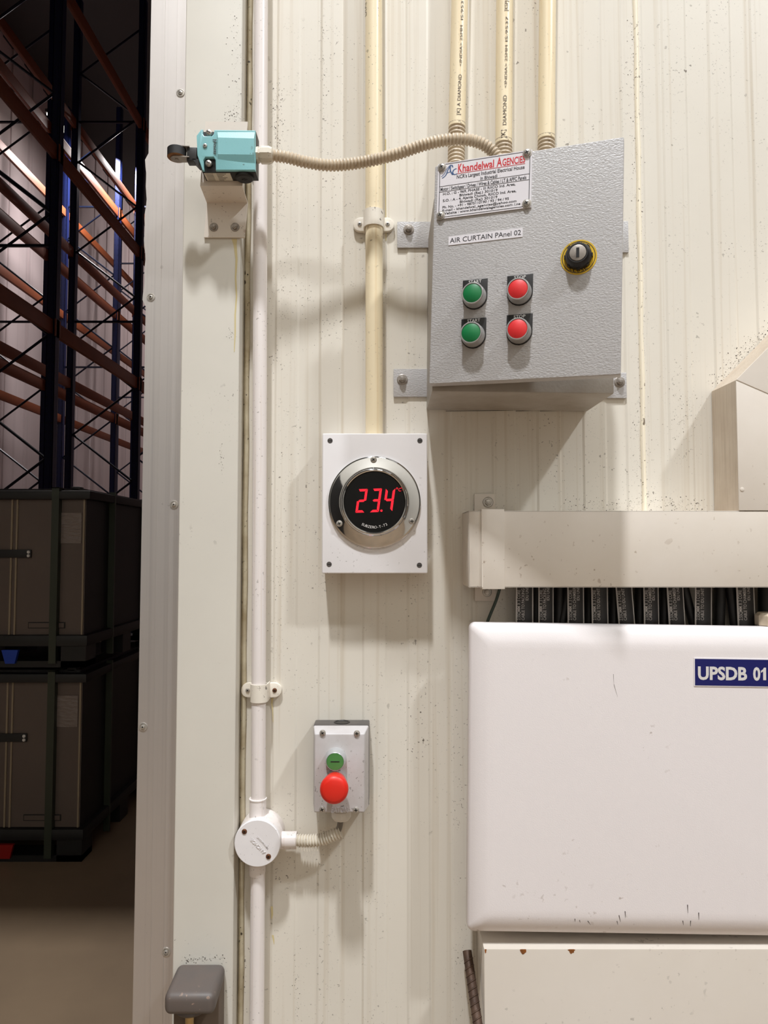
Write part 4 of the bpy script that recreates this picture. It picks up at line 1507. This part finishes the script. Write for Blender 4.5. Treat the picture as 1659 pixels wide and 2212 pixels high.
def pallet_box(label, x1, y0, z0, hgt, latch, dw=1.2, dd=1.12):
    """folding container: foot deck, sleeve, lid"""
    t = thing('pallet_box', label, 'pallet box', (x1 - dw / 2, y0 + dd / 2, z0), group='stacked pallet boxes in the dark store')
    x0, y1 = x1 - dw, y0 + dd
    m = MB()
    m.box(x0, x1, y0, y1, z0 + .10, z0 + .155, bev=.012)
    for fx in (x0, (x0 + x1) / 2 - .07, x1 - .14):
        for fy in (y0, (y0 + y1) / 2 - .07, y1 - .14):
            m.box(fx + .01, fx + .13, fy + .01, fy + .13, z0, z0 + .11)
    for fy in (y0, y1 - .14):
        m.box(x0 + .01, x1 - .01, fy + .01, fy + .13, z0, z0 + .03)
    m.build('base_pallet', 'crate_black', t)
    zt = z0 + hgt
    sl = MB()
    i_ = .03
    sl.box(x0 + i_, x1 - i_, y0 + i_, y1 - i_, z0 + .15, zt - .055)
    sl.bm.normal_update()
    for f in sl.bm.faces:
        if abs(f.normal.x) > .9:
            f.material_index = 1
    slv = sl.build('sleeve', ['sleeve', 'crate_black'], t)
    e_ = MB()
    for ex in (x1 - i_ - .012, x1 - .37, x1 - .395):
        e_.box(ex, ex + .008, y0 + i_ - .006, y0 + i_, z0 + .155, zt - .055)
    e_.build('edge_strip', 'edge_strip', slv)
    m = MB()
    m.box(x1 - .36 + .06, x1 - .12, y0 + i_ - .004, y0 + i_ - .001, z0 + .185, z0 + .215)
    m.mi = 1
    m.box(x1 - .30 + .004, x1 - .125, y0 + i_ - .006, y0 + i_ - .003, z0 + .189, z0 + .211)
    m.build('nameplate_frame', ['crate_black', 'sleeve'], slv)
    m = MB().box(x1 - .16, x1 - .05, y0 + i_ - .004, y0 + i_ - .001, zt - .27, zt - .12)
    m.build('document_pocket', 'film', slv)
    m = MB()
    m.box(x0, x1, y0, y1, zt - .055, zt - .012, bev=.01)
    m.box(x0 + .05, x1 - .05, y0 + .05, y1 - .05, zt - .02, zt)
    for fx in (x0 + .05, x1 - .12):
        for fy in (y0 + .05, y1 - .12):
            m.box(fx, fx + .05, fy, fy + .05, zt - .015, zt + .012, bev=.01)
    m.build('lid', 'crate_black', t)
    m = MB()
    m.box(x1 - .62, x1 - .29, y0 + i_ - .012, y0 + i_ - .004, zt - .34, zt - .30, bev=.003)
    m.mi = 1
    m.lathe([(.008, 0), (.006, .004)], (x1 - .303, y0 + i_ - .012, zt - .312), (0, -1, 0), 12)
    m.lathe([(.008, 0), (.006, .004)], (x1 - .303, y0 + i_ - .012, zt - .330), (0, -1, 0), 12)
    m.build('hand_strap', ['crate_black', 'white_ink'], t)
    m = MB().prism([(x1 - .41, z0 + .085), (x1 - .33, z0 + .085), (x1 - .345, z0 + .02), (x1 - .39, z0 + .02)][::-1], y0 - .006, y0 + .012)
    m.build('latch', latch, t)
    m = MB()
    m.box(x1 - .185, x1 - .150, y0 - .003, y0 + i_, z0 + .02, zt + .004)
    m.box(x1 - .185, x1 - .150, y0 - .003, y1 + .003, zt - .001, zt + .003)
    for fy in (y0 + .32, y0 + .86):
        m.box(x1 - i_ - .001, x1 + .002, fy, fy + .012, z0 + .02, zt + .003)
    m.build('strap', 'strap_green', t)
    return t


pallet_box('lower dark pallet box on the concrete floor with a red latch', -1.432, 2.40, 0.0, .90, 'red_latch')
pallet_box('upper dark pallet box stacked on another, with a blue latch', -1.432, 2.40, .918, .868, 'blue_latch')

# ================================================================== STAINS, MILDEW AND MARKS ON THE WALL
wall = bpy.data.objects['wall_front']
strip = bpy.data.objects['trim_2']


def wall_y(x):
    y_ = 0.0
    for (xa, ya_), (xb, yb2) in zip(prof[:-4], prof[1:-3]):
        if xa <= x <= xb:
            return min(ya_, yb2)
    return y_


def blot(m_, x, z, r, y_, n_=6, sq=1.0):
    a0_ = random.random() * 6
    m_.raw([(x + math.cos(a0_ + i * 6.283 / n_) * r * (.6 + .4 * random.random()), y_, z + math.sin(a0_ + i * 6.283 / n_) * r * sq * (.6 + .4 * random.random())) for i in range(n_)], [list(range(n_))])


m = MB()


def spray(x0, y0, x1, y1, sd, cnt, rmin, rmax, onstrip=False):
    for i in range(cnt):
        k_ = random.random()
        px = x0 + (x1 - x0) * k_ + random.gauss(0, sd[0])
        py = y0 + (y1 - y0) * k_ + random.gauss(0, sd[1])
        p_ = P(px, py, yf if onstrip else 0.0)
        r = rmin + (rmax - rmin) * random.random() ** 3
        blot(m, p_.x, p_.z, r, (yf - .0002) if onstrip else wall_y(p_.x) - .0002)


spray(1665, 705, 1545, 830, (14, 12), 330, .0003, .0011)
spray(1490, 850, 1470, 880, (18, 40), 90, .0003, .0008)
spray(1390, 1090, 1525, 1095, (20, 12), 200, .0003, .0010)
spray(1225, 1090, 1390, 1092, (14, 10), 150, .0003, .0009)
spray(1368, 20, 1380, 560, (8, 10), 260, .0003, .0010)
spray(1380, 560, 1386, 1080, (9, 10), 230, .0003, .0009)
spray(598, 180, 600, 320, (7, 20), 170, .0003, .0010)
spray(605, 320, 600, 480, (7, 20), 120, .0003, .0008)
spray(695, 20, 702, 250, (5, 20), 70, .0003, .0009)
spray(600, 560, 640, 700, (24, 40), 120, .0003, .0008)
spray(660, 500, 760, 700, (50, 120), 160, .0003, .0007)
spray(900, 130, 1000, 260, (30, 40), 60, .0003, .0008)
spray(600, 1100, 600, 1400, (18, 60), 90, .0003, .0008)
spray(530, 1750, 515, 2000, (3, 20), 60, .0005, .0018)
spray(525, 2060, 520, 2212, (5, 20), 60, .0004, .0010)
spray(640, 2050, 640, 2212, (4, 30), 50, .0003, .0008)
m.build('mildew_specks', 'grime', wall, recalc=False)['kind'] = 'stuff'
m = MB()
spray(505, 10, 515, 230, (9, 20), 80, .0003, .0009, True)
spray(490, 255, 512, 250, (9, 10), 70, .0003, .0009, True)
spray(497, 715, 500, 725, (4, 6), 16, .0003, .0008, True)
spray(475, 965, 480, 1010, (3, 12), 26, .0003, .0008, True)
spray(400, 2074, 485, 2070, (8, 4), 90, .0003, .0010, True)
m.build('mildew_specks', 'grime', strip, recalc=False)['kind'] = 'stuff'


def drip(m_, pts, y_):
    L_, R_ = [], []
    for px, py, w_ in pts:
        p_ = P(px, py, y_)
        L_.append((p_.x - w_ / 2, y_, p_.z))
        R_.append((p_.x + w_ / 2, y_, p_.z))
    n_ = len(pts)
    m_.raw(L_ + R_, [[i, i + 1, n_ + i + 1, n_ + i] for i in range(n_ - 1)])


m = MB()
drip(m, [(506, 516, .008), (508, 530, .0045), (511, 560, .0032), (509, 600, .0024), (511, 640, .0022), (508, 680, .0022), (508, 720, .0020), (506, 760, .001)], yf - .0003)
m.build('yellow_drip', 'stain', strip, recalc=False)
m = MB()
drip(m, [(588, 1508, .003), (587, 1520, .0022), (589, 1535, .0012), (590, 1560, .0006)], -.0017)
drip(m, [(587, 1958, .0030), (588, 1975, .0026), (587, 1985, .0010)], -.0017)
drip(m, [(589, 2020, .0028), (591, 2030, .0020), (592, 2040, .0006)], -.0017)
drip(m, [(833, 300, .002), (833, 380, .0014), (834, 520, .0012)], -.0017)
m.build('yellow_drip', 'stain', wall, recalc=False)
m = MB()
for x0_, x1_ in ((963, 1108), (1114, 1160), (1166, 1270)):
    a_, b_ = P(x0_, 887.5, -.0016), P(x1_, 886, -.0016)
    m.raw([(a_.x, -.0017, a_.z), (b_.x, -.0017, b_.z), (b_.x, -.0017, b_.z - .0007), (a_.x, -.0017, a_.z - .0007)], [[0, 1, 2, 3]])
m.build('dark_line', 'ink', wall, recalc=False)  # thin dark line on the wall under the cabinet
p_ = P(891, 1394, -.0017)
m = MB().text('4', p_, (1, 0, 0), (0, 0, 1), .0085, .0060, -.032, .0)
m.build('pencil_mark', 'ink_grey', wall, recalc=False)
